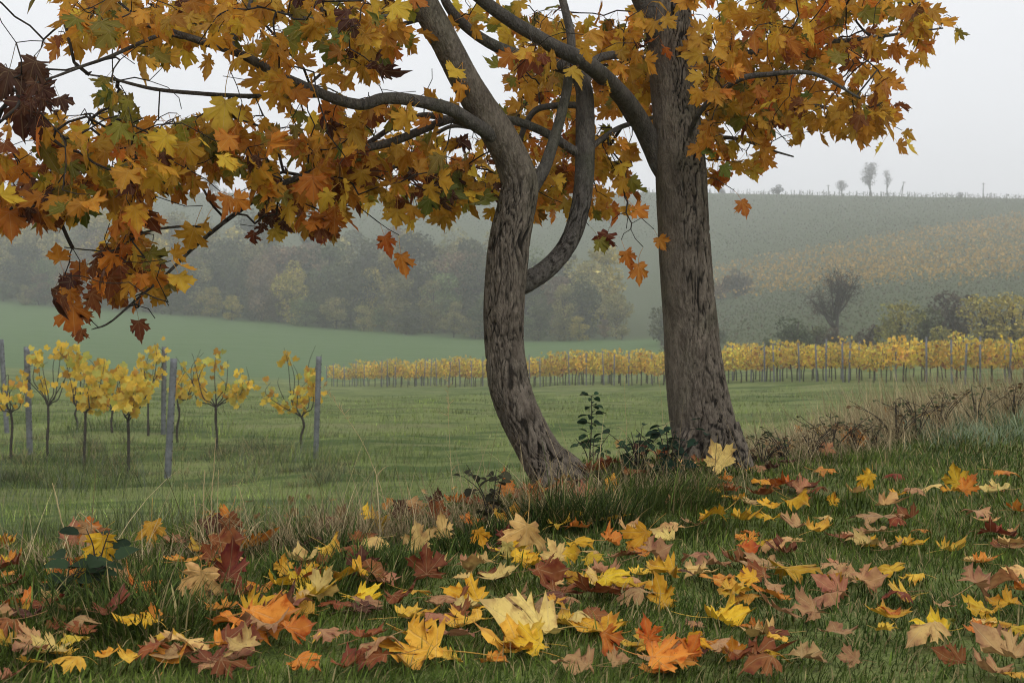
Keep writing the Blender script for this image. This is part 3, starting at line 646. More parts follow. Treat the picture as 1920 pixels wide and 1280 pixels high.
# foreground turf on the path
X, Y = scatter(1150000, 2.35, 13.5, lambda d, x: np.clip((3.0/d)**1.15, 0, 1)*np.where((x/d > -.46)&(x/d < .46), 1, .45), -740, 2780)
s = sedge(X, Y); k = (s < .5)&(rng.random(len(X)) < (.45+.75*vn(X*3.1, Y*3.1, 0, 60))); X, Y, s = X[k], Y[k], s[k]
n = len(X); pxx = 960+X/Y*F
tall = sstep(-.75, .1, s)*.25+sstep(-.1, -1.1, X)*.6*sstep(.35, .6, vn(X*2.2, Y*2.2, 0, 51)+.08)
h = (.024+.052*fbm(X*4, Y*4, 0, 52)**1.5)*(1+.75*np.clip(tall, 0, 1.2))*np.exp(rng.normal(0, .25, n))
wd = np.clip(.0029*(Y/3)**.6, .0022, .007)*np.exp(rng.normal(0, .25, n))*(1+.5*tall)
swirl = fbm(X*1.7, Y*1.7, 0, 53)*14
yaw = swirl+rng.normal(0, 1.0, n); col = grasscol(n, X, Y)
pale = (sstep(7.3, 8.6, Y)*sstep(1.8, 2.3, X)*sstep(13, 11, Y)*(s < .1))*.45*sstep(.3, .5, vn(X*1.5, Y*1.5, 0, 57)+.1); frost = rng.random(n) < pale; col[frost] = np.array((.20, .25, .15))*np.exp(rng.normal(0, .2, frost.sum()))[:, None]; h[frost] *= 1.9
B = np.stack([X, Y, ground(X, Y)-.006], -1)
blade_obj('grass', [blades(B, h, wd, yaw, np.abs(rng.normal(.25, .3, n)), rng.uniform(.2, 1.5, n), col, 3)], M['grass'], 'short green turf on the path under fallen leaves', 'grass')
# tussocks of longer grass: left foreground, round the trunks, bank edge
def tussock(cx, cy, rad, n, hh, g0, g1, dry, droop=1.2):
    r_ = rad*np.sqrt(rng.random(n)); a = rng.uniform(0, 6.28, n); x, y = cx+r_*np.cos(a), cy+r_*np.sin(a)
    yaw = a+rng.normal(0, .7, n); h = hh*np.exp(rng.normal(0, .3, n)); c = grasscol(n, x, y, g0, g1, dry)
    return blades(np.stack([x, y, ground(x, y)-.01], -1), h, np.full(n, .0042)*np.exp(rng.normal(0, .25, n)), yaw, np.abs(rng.normal(.15, .25, n)), rng.uniform(.3, droop, n)*1.2, c, 5)
parts = []
DG0, DG1 = (.024, .045, .010), (.085, .12, .025)
for px, py, rad, n, hh in [(240, 1140, .16, 700, .15), (300, 1180, .15, 600, .13), (190, 1170, .12, 400, .14), (330, 1130, .12, 400, .14), (40, 1180, .14, 450, .13), (430, 1150, .1, 250, .10), (600, 1110, .12, 350, .11), (690, 1075, .14, 500, .13), (760, 1075, .12, 420, .12), (720, 1100, .1, 300, .11), (850, 1030, .12, 350, .12), (560, 1080, .1, 300, .10), (620, 1040, .12, 350, .14),
                            (1060, 985, .14, 600, .20), (1130, 985, .14, 600, .18), (1200, 960, .15, 700, .18), (1260, 950, .16, 700, .17), (1010, 990, .1, 350, .15), (1300, 930, .12, 400, .14), (1340, 950, .12, 300, .09), (950, 1010, .12, 300, .12), (100, 1130, .14, 300, .13), (20, 1250, .1, 250, .10), (900, 1010, .1, 250, .12), (1000, 1060, .04, 40, .09), (1290, 1000, .16, 400, .08)]:
    p = hit(px, py); parts.append(tussock(p[0], p[1], rad, int(n*.85), hh*.66, DG0, DG1, .10))
blade_obj('long_grass', parts, M['grass'], 'long dark green grass tussocks along the bank edge and round the trunks', 'grass')
# dry straw grass along the bank edge
parts = []
STR0, STR1 = (.17, .125, .06), (.52, .42, .24)
def straw(cx, cy, rad, n, hh, wid=.0026, lean=.25, bend=1.1, yaw0=None, ysp=2.0):
    x = cx+rng.normal(0, rad, n); y = cy+rng.normal(0, rad*.6, n); t_ = rng.random(n)[:, None]
    c = (np.array(STR0)*(1-t_)+np.array(STR1)*t_)*np.exp(rng.normal(0, .2, n))[:, None]
    yaw = rng.uniform(0, 6.28, n) if yaw0 is None else yaw0+rng.normal(0, ysp, n)
    return blades(np.stack([x, y, ground(x, y)-.01], -1), hh*np.exp(np.clip(rng.normal(0, .35, n), -1, .5)), np.full(n, wid)*np.exp(rng.normal(0, .3, n)), yaw, np.abs(rng.normal(lean, .3, n)), rng.uniform(.05, bend, n), c, 5)
for px in range(-100, 1010, 28):
    p = hit(px, np.interp(px, [-100, 300, 620, 760, 1000], [1075, 1062, 1030, 1015, 985])); dn = 1+1.7*math.exp(-((px-640)/110)**2)+.9*math.exp(-((px-880)/80)**2)
    parts.append(straw(p[0], p[1]+.12, .10, int(34*dn), .06+.08*math.exp(-((px-640)/130)**2)))
for px in range(930, 1330, 26):
    p = hit(px, np.interp(px, [930, 1330], [965, 925])); parts.append(straw(p[0], p[1]-.02, .10, 45, .15, lean=.5, bend=1.6))
for px in range(1405, 1700, 15):       # bramble thicket right of the straight trunk
    p = hit(px, np.interp(px, [1400, 1700], [880, 835])); parts.append(straw(p[0], p[1]+.35,   .2, 190, .20, lean=.7, bend=1.3, yaw0=2.6, ysp=1.0))
for px in range(1640, 2080, 20):
    p = hit(px, np.interp(px, [1640, 1800, 2080], [822, 790, 756])); parts.append(straw(p[0], p[1]+.35,   .28, 200, .25, .0032, lean=.35, bend=.8, yaw0=2.7, ysp=.8))
for px in np.concatenate([rng.uniform(380, 1010, 170), rng.uniform(-20, 380, 22), rng.uniform(1000, 1330, 70), rng.uniform(1400, 1900, 50)]):
    p = hit(px, float(np.interp(px, [-100, 300, 620, 760, 1000, 1330, 1700, 1900], [1085, 1072, 1035, 1015, 975, 930, 830, 790]))); parts.append(straw(p[0], p[1]+.05, .05, 3, .26, .0022, lean=.75, bend=.9))
blade_obj('dry_grass', parts, M['straw'], 'pale dry straw grass along the edge of the bank', 'grass')
# meadow beyond the bank: rough grass
X, Y = scatter(430000, 6.5, 62, lambda d, x: np.clip((14/d)**1.0, 0, 1), -200, 2120)
k = sedge(X, Y) > 1.2; X, Y = X[k], Y[k]; n = len(X); pxx = 960+X/Y*F
rough = sstep(.40, .62, fbm(X*.55, Y*.55, 0, 91))*(sstep(900, 500, pxx)*.75+.25)*sstep(40, 26, Y)+.35*sstep(.45, .65, fbm(X*.5, Y*.2, 0, 95))*sstep(14, 11, Y)
keep = rng.random(n) < .45+.55*np.clip(rough, 0, 1)+.1; X, Y, rough, pxx = X[keep], Y[keep], rough[keep], pxx[keep]; n = len(X)
h = (.05+.09*sstep(.4, .75, vn(X*1.1, Y*1.1, 0, 93)))*(1+2.6*rough)*np.exp(rng.normal(0, .3, n)); wd = .0035*(Y/12)**.8*np.exp(rng.normal(0, .3, n))
c = grasscol(n, X, Y, (.065, .115, .016), (.24, .295, .07), .10, (.26, .23, .12)); c = c*(1-.28*np.clip(rough, 0, 1))[:, None]*(.55+.9*sstep(.2, .8, fbm(X*.8, Y*.8, 0, 98, 2)))[:, None]
gy = (rng.random(n) < .25*rough); c[gy] = (.14, .16, .12)
blade_obj('meadow_grass', [blades(np.stack([X, Y, ground(X, Y)-.01], -1), h, wd, fbm(X*.3, Y*.3, 0, 96)*12+rng.normal(0, 1, n), np.abs(rng.normal(.3, .3, n)), rng.uniform(.2, 1.3, n), c, 2)], M['grass'], 'rough green meadow grass below the bank', 'grass')
# ------------------------------------------------------------------ fallen leaves
KIND = {'yellow': ('bright yellow fallen maple leaf lying on the turf', 'bright yellow fallen leaves'), 'pale': ('pale cream yellow fallen maple leaf lying on the turf', 'pale cream fallen leaves'),
        'orange': ('deep orange fallen maple leaf lying on the turf', 'orange fallen leaves'), 'tan': ('dull pinkish tan fallen maple leaf lying on the turf', 'tan fallen leaves'),
        'rust': ('rusty red brown fallen maple leaf lying on the turf', 'rusty fallen leaves'), 'red': ('dark wine red fallen maple leaf lying on the turf', 'dark red fallen leaves'), 'gold': ('amber gold fallen maple leaf lying on the turf', 'amber fallen leaves')}
FL = [(375, 1150, 95, 'pale', .75, 'pale cream maple leaf propped up on the long grass tussock'), (430, 1115, 78, 'red', .85, 'large dark red maple leaf standing on edge behind a cream leaf'), (440, 1195, 92, 'orange', .5), (500, 1220, 92, 'tan', .3), (450, 1260, 75, 'pale', .55), (550, 1222, 58, 'orange', .5), (572, 1172, 62, 'gold', .5), (602, 1142, 72, 'pale', .65),
 (190, 1088, 78, 'yellow', .95, 'bright yellow maple leaf standing upright among dark bramble leaves'), (155, 1132, 42, 'gold', .7), (20, 1082, 54, 'orange', .6), (22, 1130, 62, 'rust', .6), (8, 1108, 50, 'orange', .5), (90, 1168, 64, 'rust', .3), (95, 1250, 84, 'pale', .5), (58, 1252, 72, 'tan', .4), (200, 1268, 52, 'yellow', .5), (242, 1268, 52, 'gold', .5), (140, 1232, 54, 'gold', .4), (315, 1258, 88, 'tan', .2), (362, 1252, 52, 'rust', .3), (400, 1272, 66, 'tan', .3), (286, 1186, 30, 'orange', .5), (532, 1097, 44, 'gold', .7), (592, 1092, 54, 'yellow', .5), (392, 1068, 44, 'rust', .8), (410, 1092, 40, 'gold', .8), (40, 1160, 60, 'orange', .4), (110, 1200, 50, 'rust', .4),
 (785, 1042, 64, 'pale', .75), (830, 1024, 48, 'pale', .7), (820, 990, 50, 'rust', .95), (675, 1032, 54, 'rust', .6), (640, 980, 50, 'rust', .7), (800, 1102, 78, 'red', .65), (880, 1082, 54, 'tan', .5), (895, 1076, 44, 'pale', .4), (985, 1044, 90, 'pale', .65, 'large pale cream maple leaf overlapping a small wine red one'), (950, 1034, 46, 'red', .65), (900, 1038, 42, 'yellow', .85), (960, 988, 72, 'gold', .35), (880, 998, 46, 'orange', .5), (925, 1050, 40, 'tan', .4),
 (1065, 1062, 44, 'yellow', .5), (1110, 1072, 54, 'yellow', .3), (1200, 1043, 68, 'yellow', .65), (1145, 1032, 48, 'orange', .5), (1115, 1052, 44, 'pale', .3), (1162, 1057, 56, 'tan', .4), (1132, 1092, 74, 'tan', .4), (1120, 1108, 60, 'pale', .3), (1250, 1094, 80, 'yellow', .6), (1226, 1068, 64, 'tan', .6), (1242, 1148, 66, 'yellow', .65), (1120, 1130, 112, 'rust', .25), (1185, 1110, 60, 'tan', .3), (1030, 1075, 46, 'rust', .4), (1050, 1000, 54, 'gold', .3), (1150, 990, 60, 'gold', .3), (1190, 1150, 70, 'tan', .2),
 (830, 1148, 74, 'tan', .35), (780, 1138, 60, 'gold', .25), (692, 1152, 64, 'tan', .3), (660, 1138, 44, 'yellow', .6), (745, 1150, 60, 'rust', .3), (876, 1158, 64, 'pale', .15), (920, 1162, 76, 'yellow', .35), (1000, 1172, 104, 'tan', .18), (960, 1150, 60, 'tan', .4), (1000, 1210, 135, 'pale', .4, 'broad pale cream maple leaf with a curled yellow rim on the turf'), (960, 1238, 115, 'gold', .15), (1120, 1198, 112, 'yellow', .16), (1142, 1240, 78, 'orange', .65), (1082, 1270, 94, 'tan', .45), (1216, 1224, 56, 'orange', .85), (1242, 1258, 104, 'tan', .25),
 (785, 1250, 134, 'gold', .6, 'big mottled amber maple leaf stained brown along its lobes'), (702, 1262, 84, 'rust', .15), (652, 1268, 70, 'rust', .2), (1040, 1153, 44, 'gold', .4),
 (1350, 892, 66, 'pale', 1.0, 'pale maple leaf standing upright against the straight trunk'), (1312, 862, 52, 'gold', .9, 'amber maple leaf leaning on the foot of the straight trunk'), (1300, 838, 30, 'orange', .9), (1435, 914, 54, 'yellow', .35), (1500, 927, 68, 'red', .25), (1366, 932, 50, 'rust', .4), (1405, 952, 44, 'tan', .5), (1440, 962, 48, 'yellow', .4), (1490, 962, 54, 'yellow', .35), (1395, 987, 58, 'yellow', .25), (1442, 988, 50, 'yellow', .3), (1340, 992, 60, 'yellow', .35), (1302, 992, 50, 'tan', .3), (1256, 960, 30, 'tan', .9), (1290, 885, 44, 'pale', .5), (1245, 925, 36, 'yellow', .4),
 (1625, 928, 48, 'yellow', .7), (1605, 934, 44, 'pale', .15), (1562, 953, 28, 'yellow', .9), (1545, 893, 54, 'orange', .4), (1650, 984, 104, 'tan', .35, 'wide dull tan maple leaf spread flat beside a small rusty one'), (1702, 988, 50, 'rust', .3), (1543, 988, 44, 'pale', .4), (1795, 928, 54, 'yellow', .95, 'bright yellow maple leaf standing upright in the turf of the path'), (1814, 936, 46, 'orange', .8), (1745, 933, 48, 'pale', .2), (1715, 937, 44, 'tan', .4), (1870, 933, 64, 'pale', .25), (1882, 902, 50, 'orange', .2), (1912, 967, 54, 'orange', .25),
 (1600, 1018, 50, 'tan', .3), (1626, 1033, 50, 'yellow', .25), (1667, 1043, 46, 'tan', .4), (1705, 1039, 60, 'yellow', .5), (1420, 1034, 64, 'yellow', .35), (1405, 1013, 44, 'orange', .5), (1398, 1052, 40, 'orange', .5), (1432, 1079, 90, 'tan', .4), (1420, 1104, 56, 'rust', .5), (1490, 1099, 100, 'yellow', .35), (1345, 1108, 80, 'gold', .08), (1405, 1114, 46, 'yellow', .6), (1562, 1083, 50, 'tan', .3), (1582, 1101, 64, 'tan', .25), (1666, 1094, 74, 'yellow', .35), (1300, 1066, 54, 'tan', .2), (1890, 1012, 44, 'pale', .5), (1902, 1042, 56, 'tan', .4), (1878, 1037, 50, 'rust', .4), (1832, 1063, 56, 'pale', .2), (1910, 1096, 50, 'pale', .3), (1848, 990, 50, 'pale', .2),
 (1836, 1170, 64, 'yellow', .55), (1886, 1150, 60, 'yellow', .45), (1862, 1205, 56, 'tan', .3), (1462, 1176, 94, 'tan', .5), (1452, 1210, 70, 'red', .25), (1572, 1210, 74, 'tan', .4), (1516, 1255, 76, 'tan', .45), (1452, 1250, 36, 'yellow', .4), (1296, 1255, 56, 'orange', .8), (1376, 1250, 36, 'orange', .95), (1882, 1255, 96, 'tan', .35), (1862, 1276, 80, 'tan', .2), (1596, 1255, 36, 'tan', .5), (1432, 1276, 76, 'rust', .3), (1910, 1205, 50, 'yellow', .4), (1412, 1195, 30, 'orange', .5), (1303, 1190, 34, 'tan', .3), (1670, 1172, 30, 'orange', .3), (1770, 1190, 36, 'olive', .3),
 (1110, 900, 62, 'rust', .6), (1145, 880, 54, 'rust', .5), (1170, 862, 44, 'orange', .6), (1000, 958, 62, 'rust', .7), (1160, 840, 40, 'pale', .95), (1060, 930, 50, 'rust', .6), (1190, 905, 50, 'rust', .4), (1230, 890, 40, 'tan', .5),
 (1608, 842, 38, 'orange', 1.0, 'orange maple leaf caught upright in the dry thicket'), (1550, 816, 34, 'gold', .9), (1535, 832, 32, 'gold', .7), (1498, 812, 26, 'orange', .9), (1572, 822, 28, 'rust', .8)]
KIND['olive'] = ('small olive yellow fallen maple leaf on the trodden turf', None)
def place_fallen(px, py, wpx, kind, tilt, label=None, joined=None, p=None):
    if p is None: p = hit(px, py)
    s_ = wpx/F*p[1]*.92; s_ = min(max(s_, .05), .17)
    v = int(rng.integers(0, len(FAL)))
    t_ = tilt*math.radians(30 if tilt < .5 else 55 if tilt < .8 else 72); yaw = rng.uniform(0, 6.28)
    nr = np.array([rng.normal(0, .18), -math.sin(t_)+rng.normal(0, .1), math.cos(t_)+.05])
    if tilt > .6: tip = np.array([rng.normal(0, .5), .1, rng.choice([1, 1, -1])*1.0])
    else: tip = np.array([math.cos(yaw), math.sin(yaw), 0])
    if rng.random() < .3 and tilt < .45: nr = nr*np.array([1, 1, -1])*np.array([1, -1, 1])
    Rm = frame(tip, nr); g = FAL[v]; W_ = g[0][:-15]@Rm.T*s_
    c0 = W_.mean(0); loc = np.array([p[0]-c0[0], p[1]-c0[1], 0])
    gg = ground(W_[:, 0]+loc[0], W_[:, 1]+loc[1]); lift = .022+.03*rng.random()+.03*float(sstep(.1, -1.0, p[0]))*rng.random()
    loc[2] = np.quantile(gg-W_[:, 2], .93)+lift*.6
    c = shade(kind, .14)
    if joined is not None: joined.append((v, Rm, loc, s_, c)); return
    o = obj('fallen_leaf', FAL_ME[v], None); o.matrix_world = mat4(Rm, loc, s_); o.color = (*c, 1)
    if label: tag(o, label, 'leaf'); return
    x_, y_ = p[0], p[1]; sd = float(sedge(np.array([x_]), np.array([y_]))[0])
    where = ('beside the bowed maple trunk' if abs(x_-.15) < .38 and y_ > 4.9 else 'at the foot of the straight maple' if abs(x_-.95) < .45 and y_ > 5.5 else 'on the dry grass bank edge' if sd > -.25 else
             'in the long dark grass tussocks' if x_ < -.55 else 'on the open turf of the path' if x_ > .75 else 'in the thick leaf drift before the trunks')
    how = ('small' if s_ < .078 else 'large' if s_ > .12 else '') if rng.random() < 2 else ''
    form = 'curled' if v >= 9 else 'upturned' if tilt > .6 else 'flat'
    tone = {'yellow': 'bright yellow', 'pale': 'pale cream', 'orange': 'deep orange', 'tan': 'pinkish tan', 'rust': 'rusty brown', 'red': 'wine red', 'gold': 'amber', 'olive': 'olive yellow'}[kind]
    lb = ' '.join(q for q in (how, form, tone, 'fallen maple leaf', where) if q); tag(o, lb, 'leaf', lb.replace('maple leaf', 'leaves').replace('fallen leaves', 'fallen leaves'))
for e in FL: place_fallen(*e)
kinds = ['yellow', 'pale', 'orange', 'tan', 'rust', 'red', 'gold']; pk = np.array([4, 2.5, 3, 4, 3.5, 1, 3]); pk = pk/pk.sum()
nrest = 300-len(FL); i = 0
while i < nrest:
    px = rng.uniform(-20, 1940); py = rng.uniform(905, 1275)
    top = np.interp(px, [0, 600, 1000, 1400, 1920], [1075, 1010, 985, 905, 880])
    if py < top: continue
    dens = np.interp(px, [0, 250, 1250, 1450, 1920], [1, .95, 1, .5, .4])*np.interp(py, [900, 1150, 1280], [1, .75, .45])
    if rng.random() > dens: continue
    place_fallen(px, py, 0, str(rng.choice(kinds, p=pk)), float(np.clip(rng.beta(1.3, 2.6), .03, .95))) if False else None
    p = hit(px, py); place_fallen(px, py, rng.uniform(.07, .125)*F/p[1], str(rng.choice(kinds, p=pk)), float(np.clip(rng.beta(1.3, 2.6), .03, .6)), p=p); i += 1
rest = []
for _ in range(190):       # litter drifted on and below the bank
    X = rng.uniform(-3.2, .3); s = abs(rng.normal(0, .22)) if rng.random() < .45 else rng.uniform(3, 10)
    Y = np.interp(X, EX, EY)+s/.78
    place_fallen(0, 0, rng.uniform(.07, .11)*F/Y, str(rng.choice(['rust', 'tan', 'orange', 'brown', 'gold'], p=[.35, .25, .12, .2, .08])), float(rng.beta(1.5, 2)), joined=rest, p=np.array([X, Y, 0]))
i = 0
while i < 90:
    px = rng.uniform(-100, 2000); py = rng.uniform(900, 1290); top = np.interp(px, [0, 600, 1000, 1400, 1920], [1075, 1010, 985, 905, 880])
    if py < top or rng.random() > np.interp(px, [0, 300, 1250, 1450, 1920], [1, .9, 1, .4, .35]): continue
    p = hit(px, py); i += 1; place_fallen(px, py, rng.uniform(.05, .10)*F/p[1], str(rng.choice(['rust', 'tan', 'orange', 'brown', 'gold', 'pale', 'yellow'], p=[.22, .24, .1, .12, .14, .1, .08])), float(rng.beta(1.3, 3)), joined=rest, p=p)
for _ in range(70):
    X = rng.uniform(.2, 4.5); Y = np.interp(X, EX, EY)+rng.uniform(-.5, .3)
    place_fallen(0, 0, rng.uniform(.07, .1)*F/Y, str(rng.choice(['rust', 'tan', 'orange', 'brown', 'gold'])), float(rng.beta(1.5, 2)), joined=rest, p=np.array([X, Y, 0]))
tag(obj('leaf_litter', join_leaves('leaf_litter', FAL, rest), M['litter']), 'drift of brown and rusty leaf litter along the bank', 'leaf litter', kind='stuff')

# ------------------------------------------------------------------ single stalks, seedlings, brambles
def stalk(pts, label, r0=.0022, head=False, d=None):
    P = np.array([at(x, y, d) for x, y in pts]); P[0, 2] = gz(P[0, 0], P[0, 1])-.01
    Q = catmull(P, 24); Q[1:] += rng.normal(0, .0008, Q[1:].shape); root = empty('grass_stalk', P[0]); tag(root, label, 'grass stalk')
    tb = tube(Q, np.linspace(r0, r0*.45, 24), 6); obj('stem', tube_mesh('stem', tb, P[0]), M['straw_one'], root)
    k = 8; b = Q[k]; dr = np.array([rng.choice([-1, 1])*.5, rng.normal(0, .3), .8]); dr /= np.linalg.norm(dr)
    lp = np.array([b+dr*t_*.10+np.array([0, 0, -.05*t_**2]) for t_ in np.linspace(0, 1, 6)])
    wv = np.cross(dr, [0, -1, .2]); wv /= np.linalg.norm(wv); V = []; 
    for q, p in enumerate(lp): ww = .002*(1-q/5.2); V += [p-wv*ww, p+wv*ww]
    Q4 = [(2*q, 2*q+1, 2*q+3, 2*q+2) for q in range(5)]
    obj('blade', npmesh('blade', np.array(V)-P[0], quads=Q4), M['straw_one'], root)
    if head:
        parts = []
        for q in range(14):
            b = Q[-1-q//2]; e = b+np.array([rng.normal(0, .012), rng.normal(0, .008), rng.uniform(.008, .03)]); parts.append(tube(catmull([b, e], 3), np.array([.0006, .0012, .0004]), 4))
        obj('seed_head', tube_mesh('seed_head', join(parts), P[0]), M['straw_one'], root)
stalk([(150, 1110), (138, 1060), (118, 985), (98, 905)], 'thick pale dry stalk leaning left out of the dark brambles', .003, d=4.2)
stalk([(385, 1075), (381, 1000), (382, 920), (384, 880)], 'upright dry reed stalk, tallest of the clump by the bank', .0028, d=4.5)
stalk([(395, 1078), (396, 1000), (397, 930), (405, 820)], 'upright dry reed stalk with a bent top in the reed clump', .0024, d=4.5)
stalk([(374, 1078), (370, 1010), (366, 960), (364, 925)], 'short dry reed stalk with broken tip in the reed clump', .0026, d=4.5)
stalk([(404, 1075), (408, 1000), (408, 940), (410, 880)], 'thin dry reed stalk rising behind the reed clump', .0018, d=4.55)
stalk([(505, 1085), (475, 1010), (458, 950), (447, 912), (430, 911)], 'dry stalk kinked sharply over at its top', .0018, d=4.5)
stalk([(215, 1032+20), (195, 1010), (165, 976), (150, 960)], 'short stout dry stalk leaning over the bramble', .0026, d=4.35)
stalk([(848, 985), (846, 900), (842, 800), (840, 715)], 'tall thin grass stalk with a seed head before the meadow', .0012, True, d=5.2)
stalk([(1178, 930), (1176, 850), (1173, 770), (1170, 700)], 'tall dark grass stalk between the two maple trunks', .0012, d=6.0)
stalk([(1240, 880), (1243, 800), (1236, 720), (1222, 660)], 'tall thin seeding grass stalk beside the straight trunk', .0012, True, d=6.3)
stalk([(740, 985), (690, 850), (640, 770), (606, 726)], 'long thin grass stalk arching left across the meadow', .0014, True, d=4.9)
stalk([(1195, 980), (1180, 920), (1165, 870), (1160, 840)], 'pale straw stalk lying across the dark tussock', .0016, d=5.6)

def ovate(n=10, serr=.0):
    a = np.linspace(0, math.pi, n); x = .32*np.sin(a)**.9; y = .5-.5*np.cos(a)
    P = [(0, 0)]+[(x[i]*(1+serr*(i % 2)), y[i]) for i in range(1, n-1)]+[(0, 1.05)]+[(-x[i]*(1+serr*(i % 2)), y[i]) for i in range(n-2, 0, -1)]
    P = np.vstack([[(0, .5)], P]); m = len(P)-1; i = np.arange(m); T = np.stack([np.zeros(m, int), 1+i, 1+(i+1) % m], -1)
    z = .35*np.abs(P[:, 0])-.25*(P[:, 1]-.4)**2; return np.stack([P[:, 0], P[:, 1], z], -1), T
OV = npmesh('ovate_leaf', *ovate()); OVS = npmesh('toothed_leaf', *ovate(14, .14))
def plant(name, label, cat, px, py, h, nst, leaves, size, col, spread=.4, me=OV, top=False, d=None, group=None):
    p = hit(px, py) if d is None else np.array([*(at(px, py, d)[:2]), 0]); p[2] = gz(p[0], p[1]); root = empty(name, p); tag(root, label, cat, group); parts = []
    for k in range(nst):
        a = rng.uniform(0, 6.28); r_ = spread*h*rng.random() if nst > 1 else .03*h
        Q = catmull(np.array([[rng.normal(0, .01), rng.normal(0, .01), -.02], [math.cos(a)*r_*.4, math.sin(a)*r_*.4, h*.5], [math.cos(a)*r_, math.sin(a)*r_, h*rng.uniform(.75, 1)]]), 10)
        parts.append(tube(Q, np.linspace(.0035, .0012, 10), 5))
        for q in range(leaves):
            t_ = rng.uniform(.55 if top else .2, 1); b = Q[min(9, int(t_*9.9))]; yaw = rng.uniform(0, 6.28)
            tip = np.array([math.cos(yaw), math.sin(yaw), rng.uniform(-.6, .4)]); nr = np.array([rng.normal(0, .4), rng.normal(-.3, .4), .8])
            e = b+tip*size*.5; parts.append(tube(catmull([b, e], 3), .0009, 4))
            o = obj('leaf', me, M['dark_leaf'], root); s_ = size*rng.uniform(.6, 1.15); o.matrix_local = mat4(frame(tip, nr), e, s_); o.color = (*(np.array(col)*math.exp(rng.normal(0, .25))), 1)
    obj('stem', tube_mesh('stem', join(parts), (0, 0, 0)), M['twig'], root); return root
plant('seedling', 'small dark green seedling with round leaves between the two trunks', 'plant', 1108, 905, .36, 1, 26, .04, (.022, .05, .025), top=True, d=6.2)
plant('seedling', 'low leafy sprig under the dark green seedling', 'plant', 1110, 910, .18, 4, 7, .045, (.03, .06, .025), .8, d=6.15)
plant('bramble', 'dark green bramble with toothed leaves among fallen leaves and straw', 'bramble', 125, 1140, .13, 5, 5, .07, (.028, .05, .022), .8, OVS)
plant('bramble', 'thin dark bramble shoot rising beside the leaning dry stalk', 'bramble', 185, 1090, .17, 2, 6, .05, (.022, .04, .02), .4, OVS)
plant('ivy', 'dark glossy ivy clump at the foot of the straight trunk', 'ivy', 1255, 905, .24, 9, 7, .05, (.018, .042, .024), .7)
plant('ivy', 'dark ivy clump beside the dead leaves between the trunks', 'ivy', 1195, 890, .20, 7, 6, .045, (.02, .045, .022), .8)
plant('weed', 'dark withered weed left of the bowed trunk', 'weed', 925, 985, .22, 5, 7, .045, (.04, .04, .022), .7, OVS)
THK = []
for i, (px, py, h) in enumerate([(1430, 875, .34), (1475, 868, .40), (1520, 860, .42), (1560, 850, .50), (1600, 848, .42), (1640, 840, .36), (1680, 822, .55), (1720, 815, .6), (1760, 806, .62), (1830, 795, .6), (1900, 780, .62)]):
    plant('bramble', ['brown tangled bramble with small withered leaves right of the straight trunk', 'dark leafy bramble in the dry grass bank beside the pale turf'][i > 5], 'bramble', px, py, h*.42, 10, 5, .028, [(.13, .085, .04), (.06, .075, .03)][i % 2], 1.3, OVS,
          group=['brambles right of the straight trunk', 'brambles in the dry grass bank'][i > 5])

# ------------------------------------------------------------------ left vineyard: posts and vines
def post(p, top, wid=.045, label='', group=None):
    root = empty('vineyard_post', p); tag(root, label, 'post', group); v = top-p; L = np.linalg.norm(v); n = 26
    # open C-profile steel stake with a row of notches down one flank
    prof = np.array([(-.5, -.4), (.5, -.4), (.5, .4), (.28, .4), (.28, -.18), (-.28, -.18), (-.28, .4), (-.5, .4)])*wid
    V = []; Q = []; k = len(prof)
    for i in range(n+1):
        t_ = i/n*1.08-.08
        for x, y in prof: V.append(v*t_+np.array([x, y, 0]))
    for i in range(n):
        for j in range(k):
            a, b = i*k+j, i*k+(j+1) % k; Q.append((a, b, b+k, a+k))
    Tt = [(n*k, n*k+1, n*k+4), (n*k, n*k+4, n*k+5), (n*k+1, n*k+2, n*k+3), (n*k+1, n*k+3, n*k+4), (n*k+5, n*k+6, n*k+7), (n*k+5, n*k+7, n*k)]
    stk = obj('stake', npmesh('stake', V, Tt, Q), M['steel'], root)
    for i in range(4, 25, 2):
        t_ = i/26; c = v*t_+np.array([wid*.5, -.1*wid, 0]); e = .008
        hv = [c+np.array([a*e, b*e, q*e*1.6]) for a in (-.6, .8) for b in (-1.6, 1.6) for q in (-1, 1)]
        obj('notch', npmesh('notch', hv, quads=[(0, 1, 3, 2), (4, 6, 7, 5), (0, 4, 5, 1), (2, 3, 7, 6), (0, 2, 6, 4), (1, 5, 7, 3)]), M['vwood'], stk)
def base_top(bx, by, tx, ty):
    p = hit(bx, by, 12); return p, at(tx, ty, p[1])
for bx, by, tx, ty, lb in [(314, 897, 326, 672, 'leaning grey steel vineyard post, tallest of the near posts'), (592, 860, 598, 668, 'upright grey steel post at the end beside a lone vine'), (306, 815, 308, 650, 'grey steel post standing behind the leaning post'), (56, 852, 50, 650, 'grey steel post beside a bare gnarled vine'), (13, 812, 2, 636, 'tilted grey steel post, outermost of the small vineyard')]:
    p, t_ = base_top(bx, by, tx, ty); post(p, t_, .09, lb)
def vleaf_geo(r):
    ang = np.radians([-20, 10, 35, 55, 75, 90, 105, 125, 145, 170, 200, 235, 270, 305]); rad = np.array([.5, .42, .56, .42, .46, .62, .46, .42, .56, .42, .5, .44, .16, .44])*r.uniform(.9, 1.1, 14)
    P = np.stack([rad*np.cos(ang), rad*np.sin(ang), np.zeros(14)], -1); P[:, 2] = .35*np.abs(P[:, 0])*r.uniform(-1, 1)+r.normal(0, .05, 14); P = np.vstack([[0, 0, 0], P]); i = np.arange(14)
    return P, np.stack([np.zeros(14, int), 1+i, 1+(i+1) % 14], -1)
VG = [vleaf_geo(lr) for _ in range(6)]; VME = [npmesh('vine_leaf', *g) for g in VG]
